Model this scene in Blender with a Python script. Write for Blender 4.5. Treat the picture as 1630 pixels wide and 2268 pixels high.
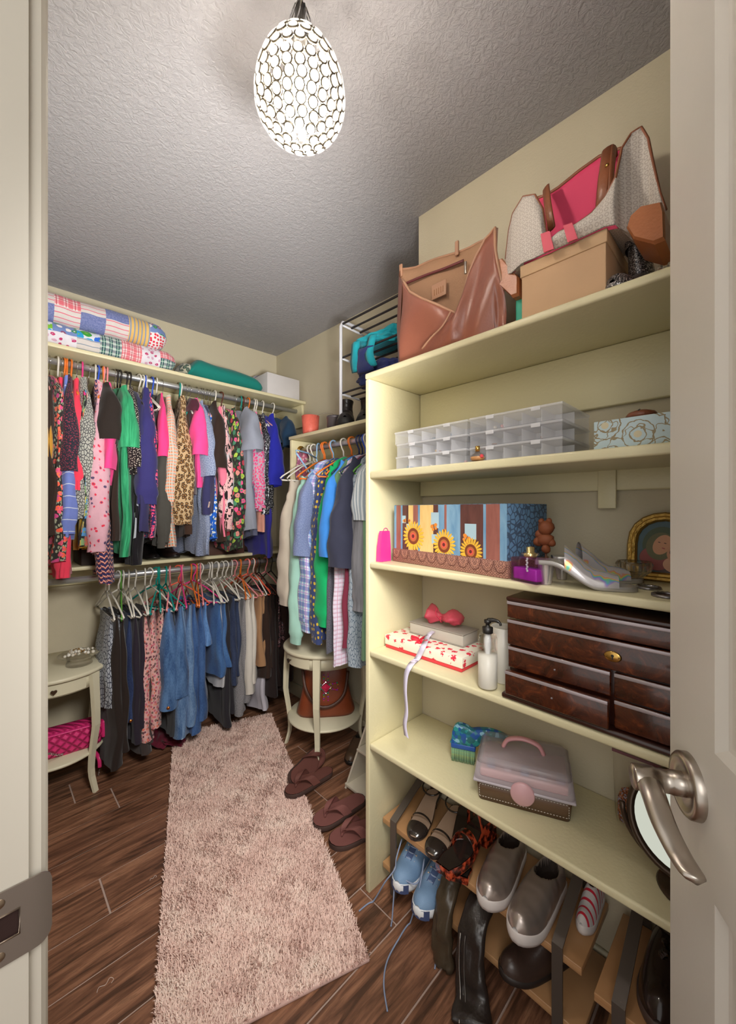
import bpy, bmesh, math, random
from mathutils import Vector, Matrix, noise, Euler
for _o in list(bpy.data.objects): bpy.data.objects.remove(_o)
SC = bpy.context.scene
COL = SC.collection
PI = math.pi
H = 1.35                                   # eye height
D = Vector((0.6997, 0.7145, 0)); R = Vector((0.7145, -0.6997, 0)); F = 875.0
# ---------------------------------------------------------------- camera, world, lights
cam = bpy.data.cameras.new('camera'); camo = bpy.data.objects.new('camera', cam); COL.objects.link(camo)
camo.location = (0, 0, H)
camo.rotation_euler = (PI/2, 0, math.atan2(D.y, D.x) - PI/2)
cam.sensor_fit = 'HORIZONTAL'; cam.sensor_width = 36; cam.lens = F/1630*36; cam.shift_y = -4/1630
cam.clip_start = .01
SC.camera = camo
w = bpy.data.worlds.new('world'); SC.world = w; w.use_nodes = True
w.node_tree.nodes['Background'].inputs[0].default_value = (1.0, .97, .93, 1)
w.node_tree.nodes['Background'].inputs[1].default_value = .8
def area(name, loc, target, size, power, col):
    l = bpy.data.lights.new(name, 'AREA'); l.size = size; l.energy = power; l.color = col
    o = bpy.data.objects.new(name, l); COL.objects.link(o); o.location = loc
    o.rotation_euler = (Vector(target) - Vector(loc)).to_track_quat('-Z', 'Y').to_euler()
    return o
area('doorway_fill_light', (-1.5, -1.1, 2.2), (.9, 1.2, .9), 1.4, 20, (1, .98, .95))  # unseen soft fill added behind the camera, shining in through the doorway
def spot(name, loc, target, power, deg, blend, size, col):
    l = bpy.data.lights.new(name, 'SPOT'); l.energy = power; l.spot_size = math.radians(deg); l.spot_blend = blend; l.shadow_soft_size = size; l.color = col
    o = bpy.data.objects.new(name, l); COL.objects.link(o); o.location = loc
    o.rotation_euler = (Vector(target) - Vector(loc)).to_track_quat('-Z', 'Y').to_euler()
# two fill spots added out of view to brighten the closet: one bounced off the far ceiling, one soft one into the depth of the closet
spot('ceiling_fill_spot', (.36, .16, 1.42), (.74, 2.35, 2.5), 165, 74, 1, .12, (1, .98, .95))
spot('depth_fill_spot', (.36, .16, 1.72), (.78, 1.95, .45), 96, 88, .95, .22, (1, .97, .93))
SC.view_settings.view_transform = 'Standard'; SC.view_settings.look = 'None'
SC.view_settings.exposure = 0.35; SC.view_settings.gamma = 1; SC.view_settings.use_curve_mapping = False

LAMP = 250     # radiance of the pendant's bulb

# ---------------------------------------------------------------- where a sight line meets a real plane
def ray(px, py):
    t = (px - 815)/F
    return D + R*t + Vector((0, 0, (1130 - py)/F))
def onz(px, py, z=0.0):
    r = ray(px, py); return Vector((0, 0, H)) + r*((z - H)/r.z)
def onx(px, py, x):
    r = ray(px, py); return Vector((0, 0, H)) + r*(x/r.x)
def ony(px, py, y):
    r = ray(px, py); return Vector((0, 0, H)) + r*(y/r.y)

# ---------------------------------------------------------------- objects
def tag(o, label=None, cat=None, group=None, kind=None):
    if label: o['label'] = label
    if cat: o['category'] = cat
    if group: o['group'] = group
    if kind: o['kind'] = kind
    return o
def thing(name, label, cat, loc=(0, 0, 0), rz=0, group=None, rot=None):
    o = bpy.data.objects.new(name, None); COL.objects.link(o)
    o.location = loc; o.rotation_euler = rot if rot else (0, 0, rz); o.empty_display_size = .05
    return tag(o, label, cat, group)
def lin(c):
    if isinstance(c, str):
        c = c.lstrip('#'); c = [int(c[i:i+2], 16)/255 for i in (0, 2, 4)]
    return [x/12.92 if x <= .04045 else ((x+.055)/1.055)**2.4 for x in c[:3]] + [1]

class MB:
    """collects primitives into one mesh"""
    def __init__(s): s.v = []; s.f = []; s.uv = []; s.sm = []; s.mi = []; s.cm = 0
    def add(s, vs, fs, uvs=None, smooth=False):
        b = len(s.v); s.v += [Vector(v) for v in vs]
        for i, f in enumerate(fs):
            s.f.append([b+k for k in f]); s.sm.append(smooth); s.mi.append(s.cm)
            s.uv.append(uvs[i] if uvs else None)
        return s
    def box(s, a, b, M=None):
        (x0, y0, z0), (x1, y1, z1) = a, b
        vs = [Vector(p) for p in ((x0,y0,z0),(x1,y0,z0),(x1,y1,z0),(x0,y1,z0),(x0,y0,z1),(x1,y0,z1),(x1,y1,z1),(x0,y1,z1))]
        if M: vs = [M @ v for v in vs]
        return s.add(vs, [(0,3,2,1),(4,5,6,7),(0,1,5,4),(1,2,6,5),(2,3,7,6),(3,0,4,7)])
    def bbox(s, a, b, r=.003, M=None, n=2):
        """box with rounded edges (bevelled through bmesh)"""
        bm = bmesh.new(); c = [(a[i]+b[i])/2 for i in range(3)]; d = [abs(b[i]-a[i]) for i in range(3)]
        bmesh.ops.create_cube(bm, size=1, matrix=Matrix.Translation(c) @ Matrix.Diagonal((d[0], d[1], d[2], 1)))
        bmesh.ops.bevel(bm, geom=bm.edges[:], offset=min(r, min(d)*.49), segments=n, profile=.5, affect='EDGES')
        return s.bm(bm, M, True)
    def bm(s, bm, M=None, smooth=False):
        bm.verts.ensure_lookup_table(); bm.verts.index_update()
        vs = [(M @ v.co) if M else v.co.copy() for v in bm.verts]
        s.add(vs, [[v.index for v in f.verts] for f in bm.faces], None, smooth); bm.free(); return s
    def quad(s, *p, uv=None): return s.add(p, [tuple(range(len(p)))], [uv] if uv else None)
    def tube(s, pts, r, n=8, closed=False, cap=True, ry=None):
        pts = [Vector(p) for p in pts]; N = len(pts); vs = []; rr = r if isinstance(r, (list, tuple)) else [r]*N
        up = None; L = 0; Ls = []
        for i, p in enumerate(pts):
            if closed: t = pts[(i+1) % N] - pts[i-1]
            else: t = pts[min(i+1, N-1)] - pts[max(i-1, 0)]
            if t.length < 1e-9: t = Vector((0, 0, 1))
            t.normalize()
            if up is None: up = Vector((0, 0, 1)) if abs(t.z) < .9 else Vector((1, 0, 0))
            a = up - t*up.dot(t)
            if a.length < 1e-6: a = t.orthogonal()
            a.normalize(); b = t.cross(a); up = a
            if i: L += (p - pts[i-1]).length
            Ls.append(L)
            for k in range(n):
                th = 2*PI*k/n
                vs.append(p + a*(math.cos(th)*rr[i]) + b*(math.sin(th)*(rr[i] if ry is None else ry)))
        fs = []; uv = []
        m = N if closed else N-1
        for i in range(m):
            j = (i+1) % N
            for k in range(n):
                l = (k+1) % n
                fs.append((i*n+k, i*n+l, j*n+l, j*n+k))
                w0 = 2*PI*rr[i]*k/n; w1 = 2*PI*rr[i]*(k+1)/n
                uv.append([(w0, Ls[i]), (w1, Ls[i]), (w1, Ls[j]), (w0, Ls[j])])
        if cap and not closed:
            fs.append(tuple(range(n-1, -1, -1))); uv.append(None)
            fs.append(tuple((N-1)*n+k for k in range(n))); uv.append(None)
        return s.add(vs, fs, uv, True)
    def lathe(s, prof, n=24, M=None, a0=0, a1=2*PI, smooth=True):
        full = abs(a1-a0-2*PI) < 1e-6; m = n if full else n+1; vs = []; fs = []; uv = []
        for i, (r, z) in enumerate(prof):
            for k in range(m):
                th = a0+(a1-a0)*k/n; v = Vector((r*math.cos(th), r*math.sin(th), z)); vs.append(M @ v if M else v)
        for i in range(len(prof)-1):
            for k in range(n):
                l = (k+1) % m
                fs.append((i*m+k, i*m+l, (i+1)*m+l, (i+1)*m+k))
                r = prof[i][0]; uv.append([(r*2*PI*k/n, prof[i][1]), (r*2*PI*(k+1)/n, prof[i][1]), (r*2*PI*(k+1)/n, prof[i+1][1]), (r*2*PI*k/n, prof[i+1][1])])
        return s.add(vs, fs, uv, smooth)
    def prism(s, pts, z0, z1, M=None, smooth=False):
        n = len(pts); vs = [Vector((p[0], p[1], z0)) for p in pts]+[Vector((p[0], p[1], z1)) for p in pts]
        if M: vs = [M @ v for v in vs]
        fs = [tuple(range(n-1, -1, -1)), tuple(range(n, 2*n))]+[(i, (i+1) % n, n+(i+1) % n, n+i) for i in range(n)]
        b = len(s.f); s.add(vs, fs)
        if smooth:
            for i in range(b+2, len(s.f)): s.sm[i] = True
        return s
    def loft(s, rings, closed=True, cap=False, smooth=True, uvscale=1):
        n = len(rings[0]); vs = [v for r in rings for v in r]; fs = []; uv = []
        V = [0]
        for i in range(1, len(rings)): V.append(V[-1]+max((Vector(rings[i][n//4])-Vector(rings[i-1][n//4])).length, 1e-4))
        U = [[0] for _ in rings]
        for i, r in enumerate(rings):
            for k in range(n): U[i].append(U[i][-1]+(Vector(r[(k+1) % n])-Vector(r[k])).length)
        um = U[len(rings)//2]
        for i in range(len(rings)-1):
            for k in range(n if closed else n-1):
                l = (k+1) % n
                fs.append((i*n+k, i*n+l, (i+1)*n+l, (i+1)*n+k))
                uv.append([(um[k], -V[i]), (um[k+1], -V[i]), (um[k+1], -V[i+1]), (um[k], -V[i+1])])
        if cap:
            fs.append(tuple(range(n-1, -1, -1))); uv.append(None)
            b = (len(rings)-1)*n; fs.append(tuple(b+k for k in range(n))); uv.append(None)
        return s.add(vs, fs, uv, smooth)
    def xf(s, M): s.v = [M @ v for v in s.v]; return s
    def build(s, name, mat, parent=None, origin=None, **kw):
        me = bpy.data.meshes.new(name)
        o3 = Vector(origin) if origin is not None else Vector((0, 0, 0))
        me.from_pydata([tuple(v-o3) for v in s.v], [], s.f)
        mats = mat if isinstance(mat, (list, tuple)) else [mat]
        for m in mats: me.materials.append(m)
        me.polygons.foreach_set('use_smooth', s.sm)
        me.polygons.foreach_set('material_index', s.mi)
        if any(u for u in s.uv):
            ul = me.uv_layers.new(name='UVMap'); flat = []
            for f, u in zip(s.f, s.uv):
                for k in range(len(f)): flat += list(u[k]) if u else [0, 0]
            ul.data.foreach_set('uv', flat)
        me.update()
        o = bpy.data.objects.new(name, me); COL.objects.link(o)
        o.location = o3
        if parent: o.parent = parent
        tag(o, kw.get('label'), kw.get('cat'), kw.get('group'), kw.get('kind'))
        return o
def struct(name, mb, mat, origin=None): return mb.build(name, mat, None, origin, kind='structure')
def subsurf(o, n=1):
    m = o.modifiers.new('s', 'SUBSURF'); m.levels = n; m.render_levels = n; return o
def arc(c, r, a0, a1, n, ax=(1, 0, 0), ay=(0, 0, 1)):
    c = Vector(c); ax = Vector(ax); ay = Vector(ay)
    return [c+ax*(r*math.cos(a0+(a1-a0)*i/n))+ay*(r*math.sin(a0+(a1-a0)*i/n)) for i in range(n+1)]
def spline(pts, n=6):
    pts = [Vector(p) for p in pts]; out = []
    for i in range(len(pts)-1):
        p0 = pts[max(i-1, 0)]; p1 = pts[i]; p2 = pts[i+1]; p3 = pts[min(i+2, len(pts)-1)]
        for k in range(n):
            t = k/n
            out.append(.5*((2*p1)+(p2-p0)*t+(2*p0-5*p1+4*p2-p3)*t*t+(3*p1-p0-3*p2+p3)*t**3))
    out.append(pts[-1]); return out
def copy_tree(o, parent=None, **kw):
    c = o.copy(); COL.objects.link(c)
    if parent: c.parent = parent
    for ch in [x for x in CH.get(o.name, [])]: pass
    return c

# ---------------------------------------------------------------- materials
class NT:
    def __init__(s, name):
        s.m = bpy.data.materials.new(name); s.m.use_nodes = True; s.t = s.m.node_tree
        s.p = s.t.nodes['Principled BSDF']
    def n(s, typ, **props):
        nd = s.t.nodes.new(typ)
        for k, v in props.items(): setattr(nd, k, v)
        return nd
    def l(s, a, b): s.t.links.new(a, b)
    def math(s, op, a, b=None, c=None, clamp=False):
        nd = s.n('ShaderNodeMath', operation=op, use_clamp=clamp)
        for i, x in enumerate((a, b, c)):
            if x is None: continue
            if isinstance(x, (int, float)): nd.inputs[i].default_value = x
            else: s.l(x, nd.inputs[i])
        return nd.outputs[0]
    def mix(s, f, a, b):
        nd = s.n('ShaderNodeMix', data_type='RGBA')
        for i, x in ((0, f), (6, a), (7, b)):
            if isinstance(x, (int, float)): nd.inputs[i].default_value = x
            elif isinstance(x, (str, list, tuple)): nd.inputs[i].default_value = lin(x) if isinstance(x, str) else x
            else: s.l(x, nd.inputs[i])
        return nd.outputs[2]
    def coord(s, kind='UV', scale=(1, 1, 1), rot=(0, 0, 0), loc=(0, 0, 0)):
        tc = s.n('ShaderNodeTexCoord'); mp = s.n('ShaderNodeMapping')
        if isinstance(scale, (int, float)): scale = (scale,)*3
        mp.inputs['Scale'].default_value = scale; mp.inputs['Rotation'].default_value = rot; mp.inputs['Location'].default_value = loc
        s.l(tc.outputs[kind], mp.inputs[0]); return mp.outputs[0]
    def noise(s, vec, scale=5, detail=2, rough=.5, dist=0):
        nd = s.n('ShaderNodeTexNoise'); s.l(vec, nd.inputs['Vector']); nd.inputs['Scale'].default_value = scale
        nd.inputs['Detail'].default_value = detail; nd.inputs['Roughness'].default_value = rough; nd.inputs['Distortion'].default_value = dist
        return nd.outputs['Fac']
    def vor(s, vec, scale=10, feature='F1', rnd=1, dim='2D'):
        nd = s.n('ShaderNodeTexVoronoi', feature=feature, voronoi_dimensions=dim); s.l(vec, nd.inputs['Vector'])
        nd.inputs['Scale'].default_value = scale; nd.inputs['Randomness'].default_value = rnd
        return nd
    def sep(s, vec):
        nd = s.n('ShaderNodeSeparateXYZ'); s.l(vec, nd.inputs[0]); return nd.outputs
    def ramp(s, f, stops, interp='LINEAR'):
        nd = s.n('ShaderNodeValToRGB'); cr = nd.color_ramp; cr.interpolation = interp
        while len(cr.elements) < len(stops): cr.elements.new(.5)
        for e, (p, c) in zip(cr.elements, stops): e.position = p; e.color = lin(c) if isinstance(c, str) else c
        s.l(f, nd.inputs[0]); return nd.outputs[0]
    def bump(s, h, strength=.3, dist=.01):
        nd = s.n('ShaderNodeBump'); nd.inputs['Strength'].default_value = strength; nd.inputs['Distance'].default_value = dist
        s.l(h, nd.inputs['Height']); s.l(nd.outputs[0], s.p.inputs['Normal'])
    def base(s, c, rough=.6, metal=0, spec=.5):
        if isinstance(c, str): s.p.inputs['Base Color'].default_value = lin(c)
        elif isinstance(c, (list, tuple)): s.p.inputs['Base Color'].default_value = c
        else: s.l(c, s.p.inputs['Base Color'])
        s.p.inputs['Roughness'].default_value = rough; s.p.inputs['Metallic'].default_value = metal
        s.p.inputs['Specular IOR Level'].default_value = spec
        return s.m
_mats = {}
def cached(fn):
    def w(*a, **k):
        key = (fn.__name__, repr(a), repr(k))
        if key not in _mats: _mats[key] = fn(*a, **k)
        return _mats[key]
    return w
@cached
def plain(c, rough=.5, metal=0, var=.04, bump=0, bscale=80, spec=.5, coat=0):
    n = NT('plain'); v = n.coord('Object')
    f = n.noise(v, 9, 3)
    hi = [min(1, x*(1+var*2)) for x in lin(c)]; lo = [x*(1-var*2) for x in lin(c)]; hi[3] = lo[3] = 1
    n.base(n.mix(f, lo, hi), rough, metal, spec)
    if bump: n.bump(n.noise(v, bscale, 3), bump, .003)
    if coat: n.p.inputs['Coat Weight'].default_value = coat
    return n.m
@cached
def paint(c, rough=.5, tex=.25, sc=120):
    n = NT('paint'); v = n.coord('Object')
    f = n.noise(v, 2.2, 2); b = lin(c)
    n.base(n.mix(f, [x*.97 for x in b[:3]]+[1], [min(1, x*1.03) for x in b[:3]]+[1]), rough)
    n.bump(n.noise(v, sc, 2), tex, .002); return n.m
@cached
def glass(c='#ffffff', rough=.03, alpha=.25, trans=1.0):
    n = NT('glass'); n.base(c, rough, 0)
    n.p.inputs['Transmission Weight'].default_value = trans; n.p.inputs['Alpha'].default_value = alpha
    n.p.inputs['IOR'].default_value = 1.35
    return n.m
@cached
def emit(c, s):
    n = NT('emit'); n.base(c, .5); n.p.inputs['Emission Color'].default_value = lin(c); n.p.inputs['Emission Strength'].default_value = s; return n.m

# fabrics: patterns are drawn in the cloth's own UV, in metres
def fab(n, col, rough=.85):
    n.base(col, rough, 0, .25); v = n.coord('UV')
    n.bump(n.noise(v, 260, 2), .25, .0015); n.p.inputs['Sheen Weight'].default_value = .15; return n.m
def mel(n, c, k=.12):
    v = n.coord('UV'); b = lin(c)
    return n.mix(n.noise(v, 30, 4, .7), [x*(1-k) for x in b[:3]]+[1], [min(1, x*(1+k)) for x in b[:3]]+[1])
@cached
def cloth(c, k=.1): n = NT('cloth'); return fab(n, mel(n, c, k))
@cached
def heather(c, c2, sc=240): n = NT('heather'); v = n.coord('UV'); return fab(n, n.ramp(n.noise(v, sc, 2, .8), [(.35, c), (.65, c2)]))
@cached
def floral(base, cols, sc=22, r=.36, leaf=None, petals=5):
    n = NT('floral'); v = n.coord('UV'); nz = n.noise(v, sc*1.6, 2)
    vo = n.vor(v, sc); d = n.math('ADD', vo.outputs['Distance'], n.math('MULTIPLY', n.math('SUBTRACT', nz, .5), .55))
    pick = n.sep(vo.outputs['Color'])[0]
    fc = n.ramp(pick, [(i/len(cols), c) for i, c in enumerate(cols)], 'CONSTANT')
    col = mel(n, base)
    if leaf:
        v2 = n.vor(n.coord('UV', (1.9, .9, 1), (0, 0, .7)), sc*1.5)
        col = n.mix(n.math('LESS_THAN', v2.outputs['Distance'], .3), col, leaf)
    col = n.mix(n.math('LESS_THAN', d, r), col, fc)
    col = n.mix(n.math('LESS_THAN', d, r*.22), col, cols[-1])
    return fab(n, col)
@cached
def dots(base, c, sc=60, r=.28, rnd=.4):
    n = NT('dots'); v = n.coord('UV'); vo = n.vor(v, sc, rnd=rnd)
    return fab(n, n.mix(n.math('LESS_THAN', vo.outputs['Distance'], r), mel(n, base), c))
def stripe_mask(n, x, period, width, ph=0.0):
    return n.math('LESS_THAN', n.math('FRACT', n.math('ADD', n.math('DIVIDE', x, period), ph+100)), width)
@cached
def stripes(base, c, period=.045, width=.15, horiz=True, rot=0):
    n = NT('stripes'); v = n.coord('UV', 1, (0, 0, rot)); xy = n.sep(v)
    return fab(n, n.mix(stripe_mask(n, xy[1] if horiz else xy[0], period, width), mel(n, base), c))
@cached
def plaid(base, c1, c2, c3, p=.06):
    n = NT('plaid'); xy = n.sep(n.coord('UV'))
    col = n.mix(n.math('MULTIPLY', stripe_mask(n, xy[0], p, .5), .6), base, c1)
    col = n.mix(n.math('MULTIPLY', stripe_mask(n, xy[1], p, .5, .2), .55), col, c2)
    col = n.mix(n.math('MULTIPLY', stripe_mask(n, xy[0], p, .1, .3), .8), col, c3)
    col = n.mix(n.math('MULTIPLY', stripe_mask(n, xy[1], p, .1, .55), .8), col, c3)
    return fab(n, col)
@cached
def check(base, c1, c2, p=.02):
    n = NT('check'); xy = n.sep(n.coord('UV'))
    col = n.mix(stripe_mask(n, xy[1], p, .4), base, c1)
    col = n.mix(stripe_mask(n, xy[1], p, .2, .5), col, c2)
    return fab(n, n.mix(stripe_mask(n, xy[0], p*.7, .35), col, base))
@cached
def leopard(base='#b89b74', ring='#2a1c16', mid='#8a6337', sc=42):
    n = NT('leopard'); v = n.coord('UV', (1, .8, 1)); nz = n.noise(v, 60, 2)
    vo = n.vor(v, sc, rnd=.85)
    d = n.math('ADD', vo.outputs['Distance'], n.math('MULTIPLY', n.math('SUBTRACT', nz, .5), .6))
    col = n.ramp(d, [(0, mid), (.24, ring), (.42, base)], 'CONSTANT'); return fab(n, col)
@cached
def patches(base, c1, c2, sc=20, thr=.5):
    n = NT('patches'); v = n.coord('UV', (1, .7, 1)); f = n.noise(v, sc, 3, .6, .4)
    f2 = n.noise(n.coord('UV', (1, .7, 1), loc=(3, 5, 0)), sc*.8, 2)
    col = n.mix(n.math('GREATER_THAN', f, thr), base, c1)
    return fab(n, n.mix(n.math('GREATER_THAN', f2, .6), col, c2))
@cached
def chevron(a='#2b2f5c', b='#c9573a', c='#d9cfc6', p=.03):
    n = NT('chevron'); xy = n.sep(n.coord('UV'))
    z = n.math('PINGPONG', xy[0], p/2); y = n.math('ADD', xy[1], n.math('MULTIPLY', z, .9))
    y = n.math('ADD', y, n.math('MULTIPLY', n.math('SINE', n.math('MULTIPLY', xy[0], 500)), .0012))
    f = n.math('FRACT', n.math('ADD', n.math('DIVIDE', y, p*.75), 100))
    return fab(n, n.ramp(f, [(0, a), (.42, b), (.58, c), (.72, b), (.84, a)], 'CONSTANT'))
@cached
def crackle(base, line, sc=50, wd=.06, st=(1, 1, 1)):
    n = NT('crackle'); v = n.coord('UV', st); vo = n.vor(v, sc, 'DISTANCE_TO_EDGE')
    return fab(n, n.mix(n.math('LESS_THAN', vo.outputs['Distance'], wd), mel(n, base), line))
@cached
def streaks(a, b, sc=(90, 8, 1)):
    n = NT('streaks'); v = n.coord('UV', sc); return fab(n, n.ramp(n.noise(v, 1, 3, .6), [(.35, a), (.65, b)]))
@cached
def denim(c='#3d5d86', c2='#6486ad'):
    n = NT('denim'); v = n.coord('UV'); big = n.noise(n.coord('UV', (14, 5, 1)), 1, 4, .6); fine = n.noise(n.coord('UV', (420, 80, 1)), 1, 2)
    f = n.math('ADD', n.math('MULTIPLY', big, .65), n.math('MULTIPLY', fine, .35))
    return fab(n, n.ramp(f, [(.38, c), (.6, c2)]))
@cached
def sequins(a='#5d6066', b='#e8e8ea', sc=190):
    n = NT('sequins'); v = n.coord('UV'); vo = n.vor(v, sc); r = n.sep(vo.outputs['Color'])[0]
    n.base(n.ramp(r, [(0, '#2a2b30'), (.3, a), (.85, b)], 'CONSTANT'), .3, .6)
    n.bump(r, 1, .004); return n.m
@cached
def leather(c, rough=.38, bump=.3, sc=180, var=.12):
    n = NT('leather'); v = n.coord('Object'); b = lin(c)
    n.base(n.mix(n.noise(v, 7, 3), [x*(1-var) for x in b[:3]]+[1], [min(1, x*(1+var)) for x in b[:3]]+[1]), rough)
    n.bump(n.vor(v, sc, 'F1', 1, '3D').outputs['Distance'], bump, .0012); return n.m
@cached
def wood(c1, c2, sc=(2, 30, 30), rough=.4, coat=0, kind='Object'):
    n = NT('wood'); v = n.coord(kind, sc); n.base(n.ramp(n.noise(v, 1, 5, .6, .6), [(.3, c1), (.7, c2)]), rough)
    n.p.inputs['Coat Weight'].default_value = coat; return n.m
@cached
def burl(c1='#2c120a', c2='#7a3b1c'):
    n = NT('burl'); v = n.coord('Object'); f = n.noise(v, 16, 6, .65, 2.5)
    n.base(n.ramp(f, [(.3, c1), (.55, '#4f2413'), (.72, c2)]), .22); n.p.inputs['Coat Weight'].default_value = .5; return n.m

M_wall = paint('#c4baa0', .7, .35, 160)
M_trim = paint('#cdc6ab', .42, .08, 60)
M_shelf = paint('#d8cfa9', .38, .3, 110)
M_jamb = paint('#c9c3b6', .38, .05, 40)
M_door = paint('#cbc6bd', .35, .12, 60)
M_metal = plain('#b8b4ae', .25, 1, .02)
M_nickel = plain('#b5aca2', .3, 1, .02)
M_chrome = plain('#d8d8dc', .08, 1, .01)
M_brass = plain('#c9a25a', .25, 1, .03)
M_black = plain('#1b1816', .45)
M_blackmetal = plain('#5f564f', .4, .4)
M_cream = paint('#d6cfb4', .4, .05, 60)
# ================================================================ the room
XR, XW, YC, YN, CZ, XL, XU, YE = 1.645, 1.28, 2.70, -.85, 2.55, .034, .976, 1.01
# ceiling with knock-down texture
n = NT('ceiling'); v = n.coord('Object'); a = n.noise(v, 62, 4, .6, .9); b = n.math('SMOOTH_MIN', a, .56, .05)
f = n.noise(v, 1.5, 2)
n.base(n.mix(f, '#9c9a9b', '#a3a1a3'), .8); n.bump(n.ramp(a, [(.38, '#000000'), (.62, '#ffffff')]), .42, .004)
M_ceil = n.m
struct('ceiling', MB().box((-.08, YN-.1, CZ), (XR+.3, YC+.1, CZ+.06)), M_ceil)
struct('wall_back', MB().box((-.08, YC, 0), (XR+.1, YC+.1, CZ)), M_wall)
struct('wall_right', MB().box((XR, YE-.1, 0), (XR+.1, YC, CZ)), M_wall)
struct('wall_right_front', MB().box((XW, YN, 0), (XR, YE, CZ)), M_wall)
struct('wall_front', MB().box((-.08, YN-.1, 0), (XR, YN, CZ)), M_wall)
mb = MB().box((-.08, .535, 0), (XL, YC, CZ)).box((-.08, YN, 0), (XL, -.335, CZ)).box((-.08, -.335, 2.36), (XL, .535, CZ))
struct('wall_left', mb, M_wall)
# ---- floor of wood look plank tiles with grout
struct('floor', MB().box((-1.6, -1.6, -.05), (XR, YC, -.003)), plain('#b39c90', .8, 0, .08))
FLOOR = bpy.data.objects['floor']
n = NT('plank'); oi = n.n('ShaderNodeObjectInfo'); tc = n.n('ShaderNodeTexCoord')
add = n.n('ShaderNodeVectorMath', operation='ADD'); comb = n.n('ShaderNodeCombineXYZ')
n.l(n.math('MULTIPLY', oi.outputs['Random'], 37), comb.inputs[0]); n.l(n.math('MULTIPLY', oi.outputs['Random'], 91), comb.inputs[1])
n.l(tc.outputs['Object'], add.inputs[0]); n.l(comb.outputs[0], add.inputs[1])
mp = n.n('ShaderNodeMapping'); mp.inputs['Scale'].default_value = (2.8, 30, 1); n.l(add.outputs[0], mp.inputs[0])
g = n.noise(mp.outputs[0], 1, 6, .62, 1.3)
mp2 = n.n('ShaderNodeMapping'); mp2.inputs['Scale'].default_value = (14, 190, 1); n.l(add.outputs[0], mp2.inputs[0])
g2 = n.noise(mp2.outputs[0], 1, 3, .6)
mp3 = n.n('ShaderNodeMapping'); mp3.inputs['Scale'].default_value = (2.5, 7, 1); n.l(add.outputs[0], mp3.inputs[0])
g3 = n.noise(mp3.outputs[0], 1, 2)
col = n.ramp(g, [(.36, '#3a271c'), (.46, '#6d4a37'), (.56, '#8c624a'), (.7, '#a87b5e')])
col = n.mix(n.math('MULTIPLY', n.math('LESS_THAN', g2, .46), .4), col, '#563c2c')
col = n.mix(n.math('MULTIPLY', g3, .3), col, '#8a6048')
n.base(col, .38); n.bump(g2, .25, .002); M_plank = n.m
random.seed(5)
pl = {}
def plank(L, W):
    key = (round(L, 3), round(W, 3))
    if key not in pl:
        bm = bmesh.new(); bmesh.ops.create_cube(bm, size=1, matrix=Matrix.Diagonal((L-.005, W-.005, .01, 1)))
        for v_ in bm.verts:
            if v_.co.z > 0: v_.co.x *= 1-.0015/L; v_.co.y *= 1-.0015/W
        m = bpy.data.meshes.new('plank_tile'); bm.to_mesh(m); bm.free(); m.materials.append(M_plank); pl[key] = m
    return pl[key]
PW, PL = .174, 1.22
known = {1.55: .31, 2.246: .31, 2.072: .45, .854: .967, 1.724: 1.295, 1.376: 1.15, .68: .35, 1.898: .75, 1.202: .55, 1.028: .2}
k = -9
while True:
    y0 = .68+PW*k; k += 1
    if y0 > YC: break
    y1 = min(y0+PW, YC); y0c = y0
    off = [v_ for kk, v_ in known.items() if abs(kk-y0) < .02]; off = off[0] if off else random.uniform(0, PL)
    x = off-PL*3
    while x < XR:
        xa, xb = max(x, -.7), min(x+PL, XR); x += PL
        if xb-xa < .05: continue
        o = bpy.data.objects.new('plank_tile', plank(xb-xa, y1-y0c)); COL.objects.link(o)
        o.location = ((xa+xb)/2, (y0c+y1)/2, -.0045); o.parent = FLOOR
# ---- baseboards
def skirt(name, a, b):
    mb = MB(); mb.bbox(a, b, .004); struct(name, mb, M_trim)
skirt('baseboard_back', (XL, YC-.014, 0), (XR, YC, .09)); skirt('baseboard_right', (XR-.014, YE, 0), (XR, YC-.014, .09))
skirt('baseboard_left', (XL, .62, 0), (XL+.014, YC-.014, .09))
skirt('baseboard_unit', (XW-.012, YN, 0), (XW, YE-.025, .09))
# ---- door frame: left jamb with casing and strike plate
mb = MB().box((-.09, .52, 0), (XL, .536, 2.35)); struct('jamb_left', mb, M_jamb)
prof = [(0, 0), (0, .006), (.004, .010), (.010, .010), (.012, .0145), (.017, .017), (.022, .014), (.022, 0)]
def casing(name, y0, sgn, z1):
    # stepped, rounded casing: section in x (out from wall) and y (away from opening)
    sec = [(0, 0), (.010, 0), (.014, .003), (.0145, .008), (.011, .011), (.011, .016), (.0175, .022), (.018, .05), (.012, .058), (0, .058)]
    mb = MB(); ring = lambda z: [Vector((XL+a, y0+sgn*b, z)) for a, b in sec]
    mb.loft([ring(0), ring(z1)], cap=True, smooth=False); return struct(name, mb, M_jamb)
casing('casing_left', .524, 1, 2.4); casing('casing_right', -.324, -1, 2.4)
struct('casing_head', MB().bbox((XL, -.38, 2.345), (XL+.018, .58, 2.4), .005), M_jamb)
struct('jamb_right', MB().box((-.09, -.336, 0), (XL, -.32, 2.35)), M_jamb)
struct('jamb_head', MB().box((-.09, -.32, 2.335), (XL, .52, 2.35)), M_jamb)
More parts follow.
